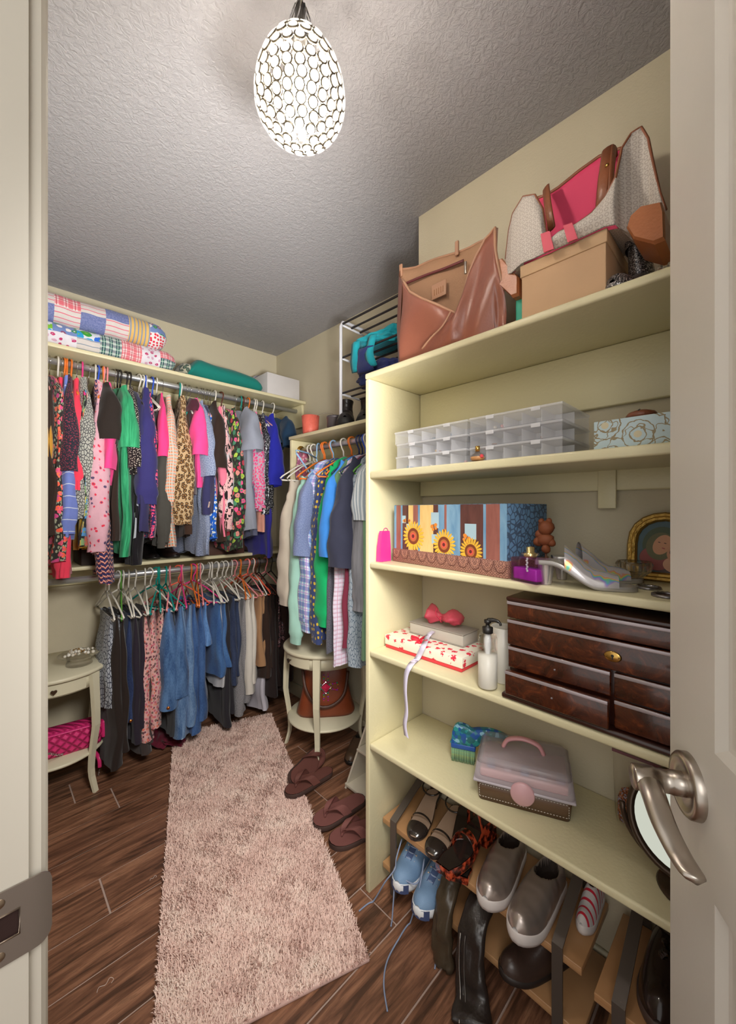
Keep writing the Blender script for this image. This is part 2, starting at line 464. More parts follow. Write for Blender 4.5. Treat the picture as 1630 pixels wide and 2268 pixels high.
# strike plate
sp = thing('strike_plate', 'brushed nickel strike plate with latch hole on left door jamb', 'strike plate', (0, .52, .946))
def ext(x, xa=-.022, xb=.0525, zh=.036, r=.012):
    if x > xb-r: return zh-r+math.sqrt(max(0, r*r-(x-xb+r)**2))
    if x < xa+r: return zh-r+math.sqrt(max(0, r*r-(xa+r-x)**2))
    return zh
def py_(x): return -.0022+(max(0, x-.034)**2)*9
mb = MB(); hx0, hx1, hz0, hz1 = .001, .027, -.012, .013
def strip(xs, lo, hi):
    rg = []
    for x in xs: rg.append([Vector((x, py_(x), lo(x))), Vector((x, py_(x), hi(x))), Vector((x, py_(x)+.0016, hi(x))), Vector((x, py_(x)+.0016, lo(x)))])
    mb.loft(rg, cap=True, smooth=False)
lsp = lambda a_, b_, n_: [a_+(b_-a_)*i/n_ for i in range(n_+1)]
strip(lsp(-.022, hx0, 8), lambda x: -ext(x), ext); strip(lsp(hx1, .0525, 16), lambda x: -ext(x), ext)
strip([hx0, hx1], lambda x: hz1, ext); strip([hx0, hx1], lambda x: -ext(x), lambda x: hz0)
mb.build('plate', plain('#9a9088', .38, .8, .03), sp)
MB().box((hx0, -.0004, hz0), (hx1, .0002, hz1)).build('latch_hole', plain('#2a120c', .8), sp)
MB().tube([(hx0, -.002, hz0), (hx1, -.002, hz0), (hx1, -.002, hz1), (hx0, -.002, hz1)], .0012, 6, closed=True).build('hole_rim', plain('#b0a090', .3, .8), sp)
for zz in (.0255, -.0255):
    MB().lathe([(0, .0012), (.004, .0008), (.0048, 0)], 18, Matrix.Translation((.012, -.0022, zz)) @ Matrix.Rotation(PI/2, 4, 'X')).build('screw', plain('#a3907c', .35, .9), sp)
# ---- the door, swung into the closet
dh = Vector((.06, -.302, 0)); ang = math.atan2(.113-dh.y, .786-dh.x); DLEN = (Vector((.786, .113, 0))-dh).length
door = MB(); W_, T_, Z0, Z1 = DLEN, .035, .012, 2.33
# local: x along door from hinge to latch, y = 0 is the face seen (towards camera side, +y), z up
st, px0, px1 = .124, .124, DLEN-.124
def frame_face(yf, s):
    zs = [(Z0, .24), (.24, .98), (.98, 1.12), (1.12, 1.9), (1.9, Z1)]
    return zs
door.box((0, -T_, Z0), (st, 0, Z1)).box((DLEN-st, -T_, Z0), (DLEN, 0, Z1))
for z0_, z1_ in ((Z0, .22), (.84, 1.035), (2.2, Z1)): door.box((st, -T_, z0_), (DLEN-st, 0, z1_))
DM = Matrix.Translation(dh) @ Matrix.Rotation(ang, 4, 'Z')
do = bpy.data.objects.new('door_1', None); COL.objects.link(do); do.matrix_world = DM; do['kind'] = 'structure'
door.build('door_frame', M_door, do)
for z0_, z1_ in ((.22, .84), (1.035, 2.2)):
    pn = MB(); Y = 0
    steps = [(0, 0), (.004, -.003), (.012, -.009), (.018, -.010), (.03, -.009), (.055, -.003), (.06, -.003)]
    rings = []
    for d_, y_ in steps:
        rings.append([Vector((st+d_, y_, z0_+d_)), Vector((DLEN-st-d_, y_, z0_+d_)), Vector((DLEN-st-d_, y_, z1_-d_)), Vector((st+d_, y_, z1_-d_))])
    pn.loft(rings, smooth=False); pn.add(rings[-1], [(0, 1, 2, 3)])
    pn.box((st, -T_+.004, z0_), (DLEN-st, -.013, z1_))
    pn.build('door_panel', M_door, do)
# lever handle on the face
LX, LZ = DLEN-.066, .955
hd = MB(); MX = Matrix.Translation((LX, 0, LZ)) @ Matrix.Rotation(-PI/2, 4, 'X')   # lathe axis -> +y
hd.lathe([(0, .011), (.022, .011), (.030, .0105), (.033, .013), (.040, .0125), (.043, .009), (.0435, 0)], 40, MX)
hd.lathe([(.0165, .010), (.0165, .026), (.0155, .0265), (.0155, .046), (.0175, .0465), (.0175, .072), (.0165, .074), (0, .074)], 28, MX)
hd.build('door_rosette', M_nickel, do)
lv = MB(); path = spline([(LX+.006, .056, LZ+.004), (LX-.03, .058, LZ-.004), (LX-.06, .057, LZ-.022), (LX-.088, .05, LZ-.04), (LX-.115, .044, LZ-.046)], 5)
rings = []
for i, p in enumerate(path):
    t_ = i/(len(path)-1); hh = (.011-.006*t_); tt = .0165*(1-.18*t_) if t_ < .9 else .0165*.82*math.sqrt(max(.06, 1-((t_-.9)/.102)**2))
    tang = (path[min(i+1, len(path)-1)]-path[max(i-1, 0)]).normalized(); up = Vector((0, 1, 0)).cross(tang).normalized()
    rings.append([p+up*(hh*math.cos(a_))*-1+Vector((0, 1, 0))*(tt*math.sin(a_)) for a_ in [2*PI*k_/14 for k_ in range(14)]])
lv.loft(rings, cap=True); lv.build('door_lever', M_nickel, do)

# ================================================================ shelf unit on the right
un = thing('shelf_unit', 'tall built-in cream shelf unit with open shelves along right wall', 'shelving', (XU, YE, 0))
UZ = [1.835, 1.487, 1.168, .857, .530]; YB = -.42; TH = .022
def rel(mb, o): mb.v = [v_-o.location for v_ in mb.v]; return mb
rel(MB().bbox((XU, YE-.02, 0), (XW-.001, YE, UZ[0]-TH), .003), un).build('side_panel', M_shelf, un)
rel(MB().bbox((XU, YB-.02, 0), (XW-.001, YB, UZ[0]-TH), .003), un).build('side_panel', M_shelf, un)
for i, z in enumerate(UZ):
    y1 = YE if i == 0 else YE-.0205
    m = MB().bbox((XU-(.004 if i == 0 else 0), YB, z-TH-(.004 if i == 1 else 0)), (XW-.001, y1, z-.0008), .006, None, 3)
    rel(m, un).build('shelf', M_shelf, un)
    if i < 4:
        hgt = .17 if i == 0 else .06
        rel(MB().bbox((XW-.02, YB, z-TH-hgt), (XW-.001, YE-.021, z-TH-.0002), .004), un).build('cleat', M_shelf, un)
rel(MB().bbox((XW-.03, .30, UZ[1]-TH-.11), (XW-.021, .345, UZ[1]-TH-.002), .002), un).build('bracket', M_shelf, un)

# ================================================================ back wall shelves and rods
def slab(name, label, a, b, r=.004):
    o = thing(name, label, 'shelf', ((a[0]+b[0])/2, (a[1]+b[1])/2, a[2]))
    rel(MB().bbox(a, (b[0], b[1], b[2]-.0008), r), o).build('board', M_shelf, o); return o
sh = slab('wall_shelf', 'long cream shelf across back wall under the ceiling holding folded quilts', (XL+.001, 2.306, 2.10), (XR-.001, YC-.001, 2.121))
rel(MB().bbox((XR-.02, 2.33, 1.94), (XR-.001, YC-.02, 2.099), .003), sh).build('end_cleat', M_shelf, sh)
rel(MB().bbox((XL+.001, YC-.02, 1.99), (XR-.021, YC-.001, 2.099), .003), sh).build('back_cleat', M_shelf, sh)
sh = slab('wall_shelf', 'lower cream shelf on back wall behind hem of the upper garments', (XL+.001, 2.40, 1.05), (XR-.001, YC-.001, 1.07))
rel(MB().bbox((XL+.001, YC-.02, .94), (XR-.021, YC-.001, 1.049), .003), sh).build('back_cleat', M_shelf, sh)
sh = slab('wall_shelf', 'short cream side shelf with the boots, coral cup and wire rack', (1.30, YE+.002, 1.765), (XR-.001, 2.0, 1.785))
rel(MB().bbox((1.305, 1.975, 1.33), (XR-.001, 1.995, 1.764), .003), sh).build('end_panel', M_shelf, sh)
rel(MB().bbox((XR-.02, YE+.002, 1.65), (XR-.001, 1.974, 1.764), .003), sh).build('back_cleat', M_shelf, sh)
YR_, ZU, ZL = 2.40, 2.062, 1.007
def rod(label, a, b, r=.0155, socks=True):
    o = thing('closet_rod', label, 'rod', a); a = Vector(a); b = Vector(b)
    d = (b-a); MB().tube([(0, 0, 0), d], r, 20).build('tube', plain('#c6c8cc', .3, .75, .02), o)
    u = d.normalized(); q = u.to_track_quat('Z', 'Y').to_matrix().to_4x4()
    for e, s_ in ((Vector((0, 0, 0)), 1), (d, -1)):
        Mx = Matrix.Translation(e) @ q
        MB().lathe([(.017, .001*s_), (.0285, .001*s_), (.03, .004*s_), (.028, .008*s_), (.022, .008*s_), (.021, .016*s_), (.017, .016*s_)], 24, Mx).build('socket', M_brass, o)
    return o
rod('upper chrome rod on back wall carrying the blouses and tops', (XL+.001, YR_, ZU), (XR-.001, YR_, ZU))
rod('lower chrome rod on back wall carrying jeans and trousers', (XL+.001, YR_, ZL), (XR-.001, YR_, ZL))
rod('chrome side rod under short shelf carrying green and blue shirts', (1.37, YE+.002, 1.705), (1.37, 1.974, 1.705))
# ================================================================ hangers and garments
def smooth(t): t = max(0, min(1, t)); return t*t*(3-2*t)
def prof(tab, z):
    for (a, b), (c, d) in zip(tab, tab[1:]):
        if z <= c: return b+(d-b)*smooth((z-a)/(c-a))
    return tab[-1][1]
def body_mesh(L, W, T, seed, hemW=None, top=.085, neck=.055, ripple=.012, sway=0., drop=.15, n=44, lam=.075, hem=.014, front=0.):
    """flattened cloth tube hanging from z = -top to z = -L; local x = width, y = thickness"""
    rnd = random.Random(seed); ph = rnd.uniform(0, 6); ph2 = rnd.uniform(0, 6); hemW = hemW or W*1.06; slant = rnd.uniform(-.05, .05)
    tab = [(top, neck), (top+.03, neck+(W-neck)*.5), (drop+.03, W*.92), (drop+.14, W), (max(L, drop+.2), hemW)]
    rows = max(14, int(L/.02)); mb = MB(); rings = []; off = V3(seed*1.7, 0, 0)
    for i in range(rows+1):
        z = top+(L-top)*i/rows; w_ = prof(tab, z); dn = (z-top)/(L-top+1e-6)
        t_ = T*(.32+.68*smooth((z-top)/.22)); r = []
        for k in range(n):
            th = 2*PI*k/n; c, s_ = math.cos(th), math.sin(th)
            x = w_*(abs(c)**.8)*(1 if c > 0 else -1); y = t_*(abs(s_)**.75)*(1 if s_ > 0 else -1)
            amp = ripple*(.25+.75*dn)
            q = math.sin(2*PI*x/lam+ph+z*2.2+1.2*math.sin(z*5+ph2)); q = (1 if q > 0 else -1)*abs(q)**.6
            y += amp*q*(.7+.3*s_) + amp*.45*math.sin(2*PI*x/(lam*.43)+ph2+z*4)
            y += .016*noise.noise(V3(x*9, z*6, 0)+off)*(.3+dn)
            x += .012*noise.noise(V3(z*7, s_*1.5, 5)+off)*dn + front*smooth(dn)
            zz = -z + ((hem*math.sin(x*21+ph2)+slant*x)*(dn**4) if dn > .5 else 0)
            r.append(Vector((x, y+sway*dn*dn, zz)))
        rings.append(r)
    mb.loft(rings); return mb
V3 = lambda a, b, c: Vector((a, b, c))
def sleeve_mesh(x0, z0, L, r0, r1, ry, seed, out=.03, sway=0., n=20, cuff=None):
    rnd = random.Random(seed); ph = rnd.uniform(0, 6); rows = max(9, int(L/.018)); rings = []; sg = 1 if x0 > 0 else -1; off = V3(seed*2.3, 1, 0)
    tw = rnd.uniform(-.5, .5)
    for i in range(rows+1):
        t = i/rows; cx = x0-sg*.035*(1-smooth(t/.3))+sg*out*smooth(t*1.1); cz = z0-L*t; rr = r0*(.6+.4*smooth(t/.35))+(r1-r0)*t
        yr = ry*(.4+.75*smooth(t/.55))
        if cuff and t > 1-cuff/L: rr *= .8; yr *= .85
        tilt = sg*(.75*(1-t)+.12)
        r = []
        for k in range(n):
            th = 2*PI*k/n; c, s_ = math.cos(th), math.sin(th); a_ = tw*t
            f = 1+.10*math.sin(th*3+t*7+ph)*t+.22*noise.noise(V3(c*1.2, s_*1.2, t*L*13)+off)
            dx = rr*f*(abs(c)**.85)*(1 if c > 0 else -1); dy = yr*f*(abs(s_)**.85)*(1 if s_ > 0 else -1)
            dx, dy = dx*math.cos(a_)-dy*math.sin(a_), dx*math.sin(a_)+dy*math.cos(a_)
            r.append(Vector((cx+dx, dy+sway*t*t+.008*noise.noise(V3(t*L*8, 0, 3)+off), cz+dx*tilt)))
        rings.append(r)
    mb = MB(); mb.loft(rings); return mb
HC_ = {'white': '#dcd7cc', 'orange': '#e2762c', 'pink': '#ea8f93', 'magenta': '#e03c86', 'blue': '#2f57c9', 'teal': '#0f8f83',
       'black': '#241f1f', 'lightblue': '#8db4d6', 'brown': '#5a2b1e', 'navy': '#27345f', 'coral': '#e8644a', 'velvet': '#d99a92', 'purple': '#7a58b0', 'green': '#5c9b3f'}
def hanger(col, loc, rz, label, group, w=.2, tilt=0, drop=.185):
    o = thing('hanger', label, 'hanger', loc, group=group, rot=(0, tilt, rz))
    velvet = col == 'velvet'; wire = col in ('wire',)
    r = .0016 if wire else (.0032 if velvet else .0042)
    m_b = plain('#c9c9cc', .2, 1) if wire else plain(HC_[col], .8 if velvet else .35)
    hr = .0195+r
    hook = arc((0, 0, 0), hr, math.radians(200), math.radians(-35), 14)
    hook = [Vector((p.x, 0, p.z)) for p in hook] + [Vector((.012, 0, -.03)), Vector((.002, 0, -.045)), Vector((0, 0, -.075))]
    mh = plain('#c9c9cc', .2, 1) if velvet else m_b
    MB().tube(hook, .0017 if velvet else r, 7).build('hook', mh, o)
    z1 = -drop
    body = [(0, 0, -.072), (-w*.45, 0, -.072-.33*(drop-.072)), (-w*.93, 0, z1+.016), (-w, 0, z1+.004), (-w*.95, 0, z1-.006), (0, 0, z1-.006), (w*.95, 0, z1-.006), (w, 0, z1+.004), (w*.93, 0, z1+.016), (w*.45, 0, -.072-.33*(drop-.072)), (0, 0, -.072)]
    if velvet:
        mb = MB(); mb.tube(body, .005, 6, ry=.0022)
    else: mb = MB(); mb.tube(body, r, 7)
    mb.build('shoulder_bar', m_b, o); return o
GSEED = [100]
def garment(kind, loc, rz, mat, label, cat, group, L, W=.2, T=.02, sl=None, slL=.2, name=None, lower=None, tilt=0, **k):
    GSEED[0] += 1; seed = GSEED[0]
    o = thing(name or kind, label, cat, loc, group=group, rot=(0, tilt, rz))
    sleeve_mat = k.pop('sleeve_mat', mat); cuff_mat = k.pop('cuff_mat', None)
    so = k.pop('sout', .03); sr = k.pop('sr', .055)
    body_mesh(L, W, T, seed, **k).build('body', mat, o)
    sway = k.get('sway', 0)
    dz = k.get('drop', .15)
    if sl:
        for sg in (1, -1):
            cuff = .05 if sl == 'l' else None
            sleeve_mesh(sg*(W-.045), -dz+.03, slL, sr, sr*(.95 if sl == 's' else .62), min(T*1.15+.004, .045), seed+sg, so, sway*.6, cuff=cuff).build('sleeve', sleeve_mat, o)
    return o
def trousers(loc, rz, mat, label, group, L, W=.12, T=.025, name='trousers', band=None, button=True, top=.19, split=True, sway=0, cat='trousers', **k):
    """folded over the hanger bar: one or two cloth tubes"""
    GSEED[0] += 1; seed = GSEED[0]
    o = thing(name, label, cat, loc, 0, group, rot=(0, 0, rz))
    cx = k.pop('cx', .02)
    def leg(off, LL, ww, s_, tt, nm, m_=mat):
        mb = body_mesh(LL, ww, tt, s_, hemW=ww*1.12, top=top-.012, neck=ww*.93, ripple=.007, sway=sway, drop=top+.01, n=32, lam=.09, hem=.006)
        mb.v = [v_+Vector((cx, off, 0)) for v_ in mb.v]; mb.build(nm, m_, o)
    leg(0, L, W, seed, T, 'leg')
    if split: leg(T*.9, L*.93, W*.96, seed+7, T*.8, 'leg')
    if band:
        mb = body_mesh(L+.004, W*1.14, T*1.12, seed, hemW=W*1.15, top=L-.038, neck=W*1.13, ripple=.004, sway=0, drop=L-.03, n=32, hem=0)
        mb.v = [v_+Vector((cx, sway, 0)) for v_ in mb.v]
        wb = mb.build('waistband', band, o)
        if button: MB().lathe([(0, .004), (.007, .003), (.009, 0)], 14, Matrix.Translation((cx+W*1.13, sway, -L+.017)) @ Matrix.Rotation(PI/2, 4, 'Y')).build('button', plain('#b8733c', .3, .9), wb)
    return o

# ---- catalogue of the upper rod: px of the front edge, hanger colour, hem py, (sleeve, py), material, label, category, extras
GU = 'tops on the upper rod'
UP = [
 (104, 'orange', 1010, None, cloth('#d8a13c'), 'mustard yellow top at the very left end of the upper rod', 'top', {}),
 (111, 'velvet', 1190, None, cloth('#35261f'), 'dark brown long top beside the coral floral dress', 'top', {}),
 (127, 'velvet', 1255, None, floral('#33302e', ['#ff6a50', '#e8607a', '#ff7a5a', '#d94f8c'], 33, .38, '#a8ad92'), 'charcoal dress with large coral flowers and pale leaves', 'dress', dict(T=.03, back=-.045)),
 (140, 'white', 1284, ('l', 1284), cloth('#e8405a'), 'coral red long top whose cuff hangs lowest at the left', 'top', dict(W=.17, back=.03, sr=.04)),
 (154, 'velvet', 1195, ('l', 1185), stripes('#6f7fc4', '#c9cfe0', .05, .07), 'periwinkle blue shirt with thin white stripes at its lower half', 'shirt', dict(T=.02, sr=.05, sout=.03)),
 (160, 'orange', 1000, None, cloth('#d8405c'), 'rose red top squeezed behind the periwinkle striped shirt', 'top', {}),
 (166, 'orange', 1045, ('s', 1045), floral('#2b2a36', ['#8f3448', '#7c3a4c', '#6c2a3a'], 120, .3), 'dark top printed with tiny red blossoms', 'top', {}),
 (176, 'orange', 1090, ('l', 1085), cloth('#ee3f57'), 'bright red cardigan hanging right of the tiny blossom top', 'cardigan', dict(sr=.045)),
 (186, 'velvet', 1215, ('l', 1000), cloth('#e0b23a'), 'yellow sweater with narrow sleeves beside the bright red cardigan', 'sweater', dict(sr=.03, W=.17)),
 (192, 'velvet', 1150, ('l', 1150), crackle('#a9a9a0', '#2d2c38', 90, .1, (1, .8, 1)), 'grey crinkled blouse with dark check lines', 'blouse', dict(T=.034, sr=.055, back=-.03)),
 (204, 'magenta', 1210, None, floral('#26282a', ['#4f8fc4', '#d8c46a', '#c96a50', '#7a9a6a'], 20, .4, '#6f8068'), 'black tropical blouse with a blue leaf', 'blouse', dict(W=.21)),
 (222, 'orange', 1232, ('l', 1225), floral('#d3a3b0', ['#d8344a', '#e8506a', '#5a4a6a'], 30, .17), 'pale pink blouse scattered with red hearts', 'blouse', dict(T=.028, sr=.06, sout=.05, rot=.25)),
 (233, 'white', 1300, ('l', 1298), chevron(), 'navy blouse with orange and white zigzag waves, longest sleeve', 'blouse', dict(T=.022, sr=.062, sway=.045, sout=.02, W=.19)),
 (240, 'blue', 975, ('s', 972), cloth('#2a221e'), 'black-brown tee with a wide short sleeve left of the green top', 'tee', dict(T=.036, sr=.06)),
 (252, 'pink', 1190, None, cloth('#33231d'), 'long dark brown top behind the pink tee', 'top', dict(W=.19)),
 (262, 'pink', 1082, ('s', 1040), cloth('#f0468c'), 'hot pink tee peeking out left of the green top', 'tee', dict(T=.016)),
 (276, 'velvet', 1228, ('s', 992), streaks('#1f7d52', '#3fae78'), 'green streaked top with a ruffled peplum sleeve', 'top', dict(T=.032, W=.18, sr=.065, sout=.05)),
 (292, 'black', 1040, ('s', 1035), dots('#241c1e', '#cfc4b8', 110, .22, .9), 'black top with small white dots right of the green top', 'top', dict(T=.018)),
 (306, 'black', 1250, None, patches('#17141a', '#1e1a22', '#aeb4bc', 9, .6), 'black dress with pale flower splashes on sheer straps', 'dress', dict(T=.03, W=.19)),
 (318, 'black', 1180, None, cloth('#33305a'), 'dark indigo long top behind the navy shirt', 'top', dict(T=.03, W=.22)),
 (333, 'white', 1118, ('l', 1118), cloth('#34306a'), 'navy indigo shirt with a broad smooth sleeve', 'shirt', dict(T=.045, sr=.075, sout=.04, rot=.2)),
 (352, 'blue', 1195, ('l', 1100), floral('#29285a', ['#e0406a', '#e8608a'], 66, .38), 'navy blouse covered with pink petals', 'blouse', dict(T=.02, sr=.045)),
 (368, 'blue', 1208, ('l', 1205), cloth('#43413c'), 'dark olive grey long cardigan', 'cardigan', dict(T=.022, sr=.045)),
 (378, 'white', 1010, ('s', 1012), cloth('#f23f82'), 'hot pink tee right of the dark olive cardigan', 'tee', dict(T=.016)),
 (392, 'velvet', 1210, ('l', 1112), check('#c9c0b4', '#ef7a45', '#6f7a70', .016), 'orange and grey checked shirt with one long tail', 'shirt', dict(T=.024, sr=.05)),
 (415, 'velvet', 1165, ('l', 1163), leopard(sc=62), 'tan leopard print blouse on the upper rod', 'blouse', dict(T=.04, sr=.065, sout=.04, rot=.15)),
 (430, 'teal', 1190, None, cloth('#3e2a20'), 'brown long top just right of the leopard blouse', 'top', dict(T=.02, W=.19)),
 (434, 'white', 1090, ('s', 900), cloth('#4d2230'), 'maroon top above the hot pink V of cloth', 'top', dict(T=.02)),
 (447, 'velvet', 1080, ('s', 1010), cloth('#f24a92'), 'hot pink tee with a pointed sleeve right of the leopard blouse', 'tee', dict(T=.03, sr=.07, sout=.05)),
 (455, 'velvet', 1230, ('s', 1055), heather('#2e4577', '#b8c2d8', 260), 'navy tee with white speckles under the pink sleeve', 'tee', dict(T=.022, sr=.06, sout=.05)),
 (467, 'velvet', 1136, None, cloth('#35345c'), 'navy dress with a glittering beige hem band', 'dress', dict(T=.045, W=.22, rot=.2, band=1)),
 (473, 'velvet', 1200, None, floral('#1f62c9', ['#e8ece8', '#f0f0ea', '#2a4a2a'], 49, .34), 'bright blue top with white blossoms under the navy dress', 'top', dict(T=.03, W=.2)),
 (488, 'velvet', 1040, ('s', 1038), cloth('#2f211b'), 'dark brown blouse with loose lacy sleeve', 'blouse', dict(T=.03, sr=.07, sout=.05)),
 (497, 'velvet', 1200, None, cloth('#3a2a20'), 'brown long vest beside the pink satin top', 'vest', dict(T=.02, W=.2)),
 (503, 'velvet', 1195, ('l', 1090), cloth('#ee7d96'), 'salmon pink top left of the animal print', 'top', dict(T=.018, sr=.035)),
 (513, 'white', 1178, ('l', 1175), patches('#e6b4b4', '#1f1a1a', '#cfc8cc', 34, .52), 'pink and black animal print blouse', 'blouse', dict(T=.026, sr=.045)),
 (528, 'brown', 1222, ('l', 1190), floral('#2b2a28', ['#e05a8c', '#a8c44a', '#d88a80', '#c93a50', '#4a8a6a'], 26, .36, '#3f5a3a'), 'black long blouse with tropical flowers and lime leaves', 'blouse', dict(T=.03, sr=.045)),
 (550, 'velvet', 1178, ('s', 997), cloth('#8f94a2', .06), 'heather grey tee with a rolled short sleeve', 'tee', dict(T=.042, sr=.075, sout=.055, rot=.12)),
 (567, 'velvet', 1192, None, cloth('#5c6078'), 'slate long top under the grey tee', 'top', dict(T=.02, W=.18)),
 (580, 'velvet', 1126, ('l', 1126), floral('#b9a8b8', ['#e83a7a', '#d8508c', '#f06a8c'], 72, .44), 'pink and silver medallion print blouse', 'blouse', dict(T=.028, sr=.045)),
 (588, 'orange', 1176, None, cloth('#e3a08c'), 'peach camisole below the medallion blouse', 'top', dict(T=.018, W=.19)),
 (603, 'white', 1140, ('l', 1140), sequins(), 'silver sequin jacket on the upper rod', 'jacket', dict(T=.03, sr=.045)),
 (607, 'white', 1232, None, cloth('#2e2a86'), 'deep violet blue dress hanging lower than the sequins', 'dress', dict(T=.03, W=.2)),
 (622, 'white', 1075, ('l', 1075), cloth('#23289c'), 'royal blue velvet jacket on the upper rod', 'jacket', dict(T=.045, sr=.06, sout=.05)),
 (645, 'white', 985, ('l', 985), cloth('#1b3650'), 'dark teal jacket nearest the rod end', 'jacket', dict(T=.045, sr=.06)),
]
NEAR = []
def short(lab, mx=10):
    for cut in (' hanging', ' beside', ' at the', ' left of', ' right of', ' between', ' under', ' behind', ' with', ' above', ' just', ' over', ' squeezed', ','):
        if len(lab.split()) <= mx: break
        if cut in lab and len(lab.split(cut)[0].split()) > 2: lab = lab.split(cut)[0]
    return ' '.join(lab.split()[:mx])
HN = lambda c: c.replace('velvet', 'pink velvet').replace('lightblue', 'light blue').replace('wire', 'thin wire')
SEEN = {}
def empty_label(c, x, pool, where):
    lab = short(min(pool, key=lambda q: abs(q[0]-x))[1], 8); k_ = (c, lab, where); SEEN[k_] = SEEN.get(k_, 0)+1
    return ['empty %s hanger %s the %s', 'second empty %s hanger %s the %s', 'third empty %s hanger %s the %s'][SEEN[k_]-1] % (HN(c), where, lab)
def zat(px, py, y): return ony(px, py, y).z
def place_back(UP, zr, group, T0=.02):
    for (px, hc, hem, sl, mat, label, cat, ex) in UP:
        ex = dict(ex); W = ex.pop('W', .2); T = ex.pop('T', T0); rot = ex.pop('rot', 0); back = ex.pop('back', 0); band = ex.pop('band', 0)
        yf = YR_-W-.03+back; x = ony(px, 1000, yf).x+(W+.03)*math.sin(rot); x = min(x, XR-.06); x = max(x, XL+.03)
        L = zr-zat(px, hem, yf); kw = {}
        if sl: kw = dict(sl=sl[0], slL=max(.06, (zr-.12)-zat(px, sl[1], yf-.03)))
        rz = -PI/2-rot+random.uniform(-.13, .13)
        g = garment('blouse' if cat in ('top',) else cat, (x, YR_, zr), rz, mat, label, cat, group, L, W, T, name={'top': 'top'}.get(cat, cat), **kw, **ex)
        if band:
            b = body_mesh(L-.022, W*1.06, T*1.2, GSEED[0], hemW=W*1.07, top=L-.062, neck=W*1.06, drop=L-.06, hem=0); b.build('hem_band', heather('#8a6f7c', '#d8c0a8', 200), g)
        NEAR.append((x, label)); hanger(hc, (x, YR_, zr), rz, HN(hc)+' hanger holding the '+short(label), 'hangers on the upper rod', W*.93)
random.seed(11)
place_back(UP, ZU, GU)
# empty hangers still on the upper rod
for px, c in ((130, 'wire'), (198, 'wire'), (262, 'black'), (310, 'white'), (318, 'white'), (537, 'teal'), (541, 'brown'), (563, 'velvet')):
    x = ony(px, 880, YR_-.02).x
    hanger(c, (x, YR_, ZU), -PI/2+random.uniform(-.25, .25), empty_label(c, x, NEAR, 'beside'), 'empty hangers on the upper rod', .19)

# ---- lower rod
NL = []
GL = 'trousers and skirts on the lower rod'
def low(px, hem, mat, label, hc='white', W=.12, T=.03, rot=0, **k):
    yf = YR_-W-.01; x = ony(px, 1450, yf).x; L = ZL-zat(px, hem, yf); rz = -PI/2-rot
    trousers((x, YR_, ZL), rz, mat, label, k.pop('group', GL), L, W, T, **k)
    NL.append((x, label))
    if hc: hanger(hc, (x, YR_, ZL), rz+random.uniform(-.12, .12), '%s hanger holding the %s' % (HN(hc), short(label)), 'hangers on the lower rod', .2)
low(248, 1568, crackle('#a9aeb8', '#23263a', 55, .09, (1.4, .8, 1)), 'white trousers with a dark crackle pattern, leftmost on the lower rod', 'white', .13, .036)
low(258, 1700, cloth('#2a201c'), 'black-brown trousers reaching almost to the floor at the left', 'white', .15, .035)
low(287, 1600, denim('#1f2a4a', '#35456e'), 'dark navy jeans with a copper button at the waistband', 'white', .12, .032, band=denim('#26345a', '#3c4d78'), name='jeans')
low(302, 1640, cloth('#2b2430'), 'black trousers between dark navy jeans and floral trousers', 'white', .14, .03)
low(316, 1672, cloth('#453c3a'), 'charcoal grey trousers left of the pink floral trousers', 'white', .13, .03)
low(340, 1640, floral('#dba9a4', ['#5a3a4a', '#c96a80', '#6a5f5a', '#e07a6a'], 60, .36), 'pink trousers with a dark blossom print', 'white', .14, .04, rot=.25)
low(370, 1472, floral('#dfb4a8', ['#3f2d3a', '#c96a80', '#6a5f5a'], 52, .3), 'short pink blossom skirt folded beside the floral trousers', 'teal', .12, .035, rot=.2, split=False, name='skirt', cat='skirt')
low(385, 1625, cloth('#3b3d40'), 'charcoal skirt behind the pink floral trousers', 'teal', .12, .03, name='skirt', cat='skirt', split=False)
low(402, 1562, denim('#2c4a78', '#5c80ae'), 'wide mid blue jeans with a waistband at the bottom', 'pink', .17, .06, rot=.35, band=denim('#2f4f80', '#5478a8'), name='jeans')
low(425, 1628, denim('#41628f', '#7c9cc2'), 'light blue denim skirt with a frayed hem', 'magenta', .16, .045, rot=.3, band=heather('#6f8db8', '#c4cede', 300), button=False, name='skirt', cat='skirt')
low(447, 1618, denim('#2c4a7c', '#4a6ca0'), 'deep blue denim skirt right of the frayed hem skirt', 'orange', .15, .04, rot=.25, name='skirt', cat='skirt')
low(468, 1420, denim('#3c66a0', '#6a94cc'), 'blue denim jacket sleeve folded short with a gold stud', 'pink', .15, .03, rot=.2, split=False, name='jacket', cat='jacket')
low(488, 1500, denim('#33558c', '#4f78ac'), 'blue jeans with brass studs above a white cuff', 'white', .15, .035, name='jeans')
low(490, 1520, cloth('#c4c4c8'), 'white top showing as a cuff beneath the studded jeans', 'white', .13, .02, split=False, name='top', cat='top')
low(505, 1605, cloth('#2c2a30'), 'black trousers hanging in the middle of the lower rod', 'white', .14, .03)
low(518, 1515, denim('#27304a', '#3a4664'), 'dark navy jeans left of the grey tweed', 'white', .15, .03, name='jeans')
low(538, 1580, heather('#4c4a50', '#a8a6a8', 320), 'grey tweed trousers near the rug', 'white', .14, .04, rot=.15)
low(560, 1533, cloth('#d8d2c8', .04), 'off-white cardigan on the lower rod', 'orange', .16, .038, rot=.15, name='cardigan', cat='cardigan')
low(578, 1475, cloth('#a8805c'), 'khaki tan trousers right of the off-white cardigan', 'pink', .16, .03)
low(583, 1575, cloth('#c6c2cc', .04), 'white lilac skirt whose hem hangs lowest near the rug', 'white', .12, .03, name='skirt', cat='skirt', split=False)
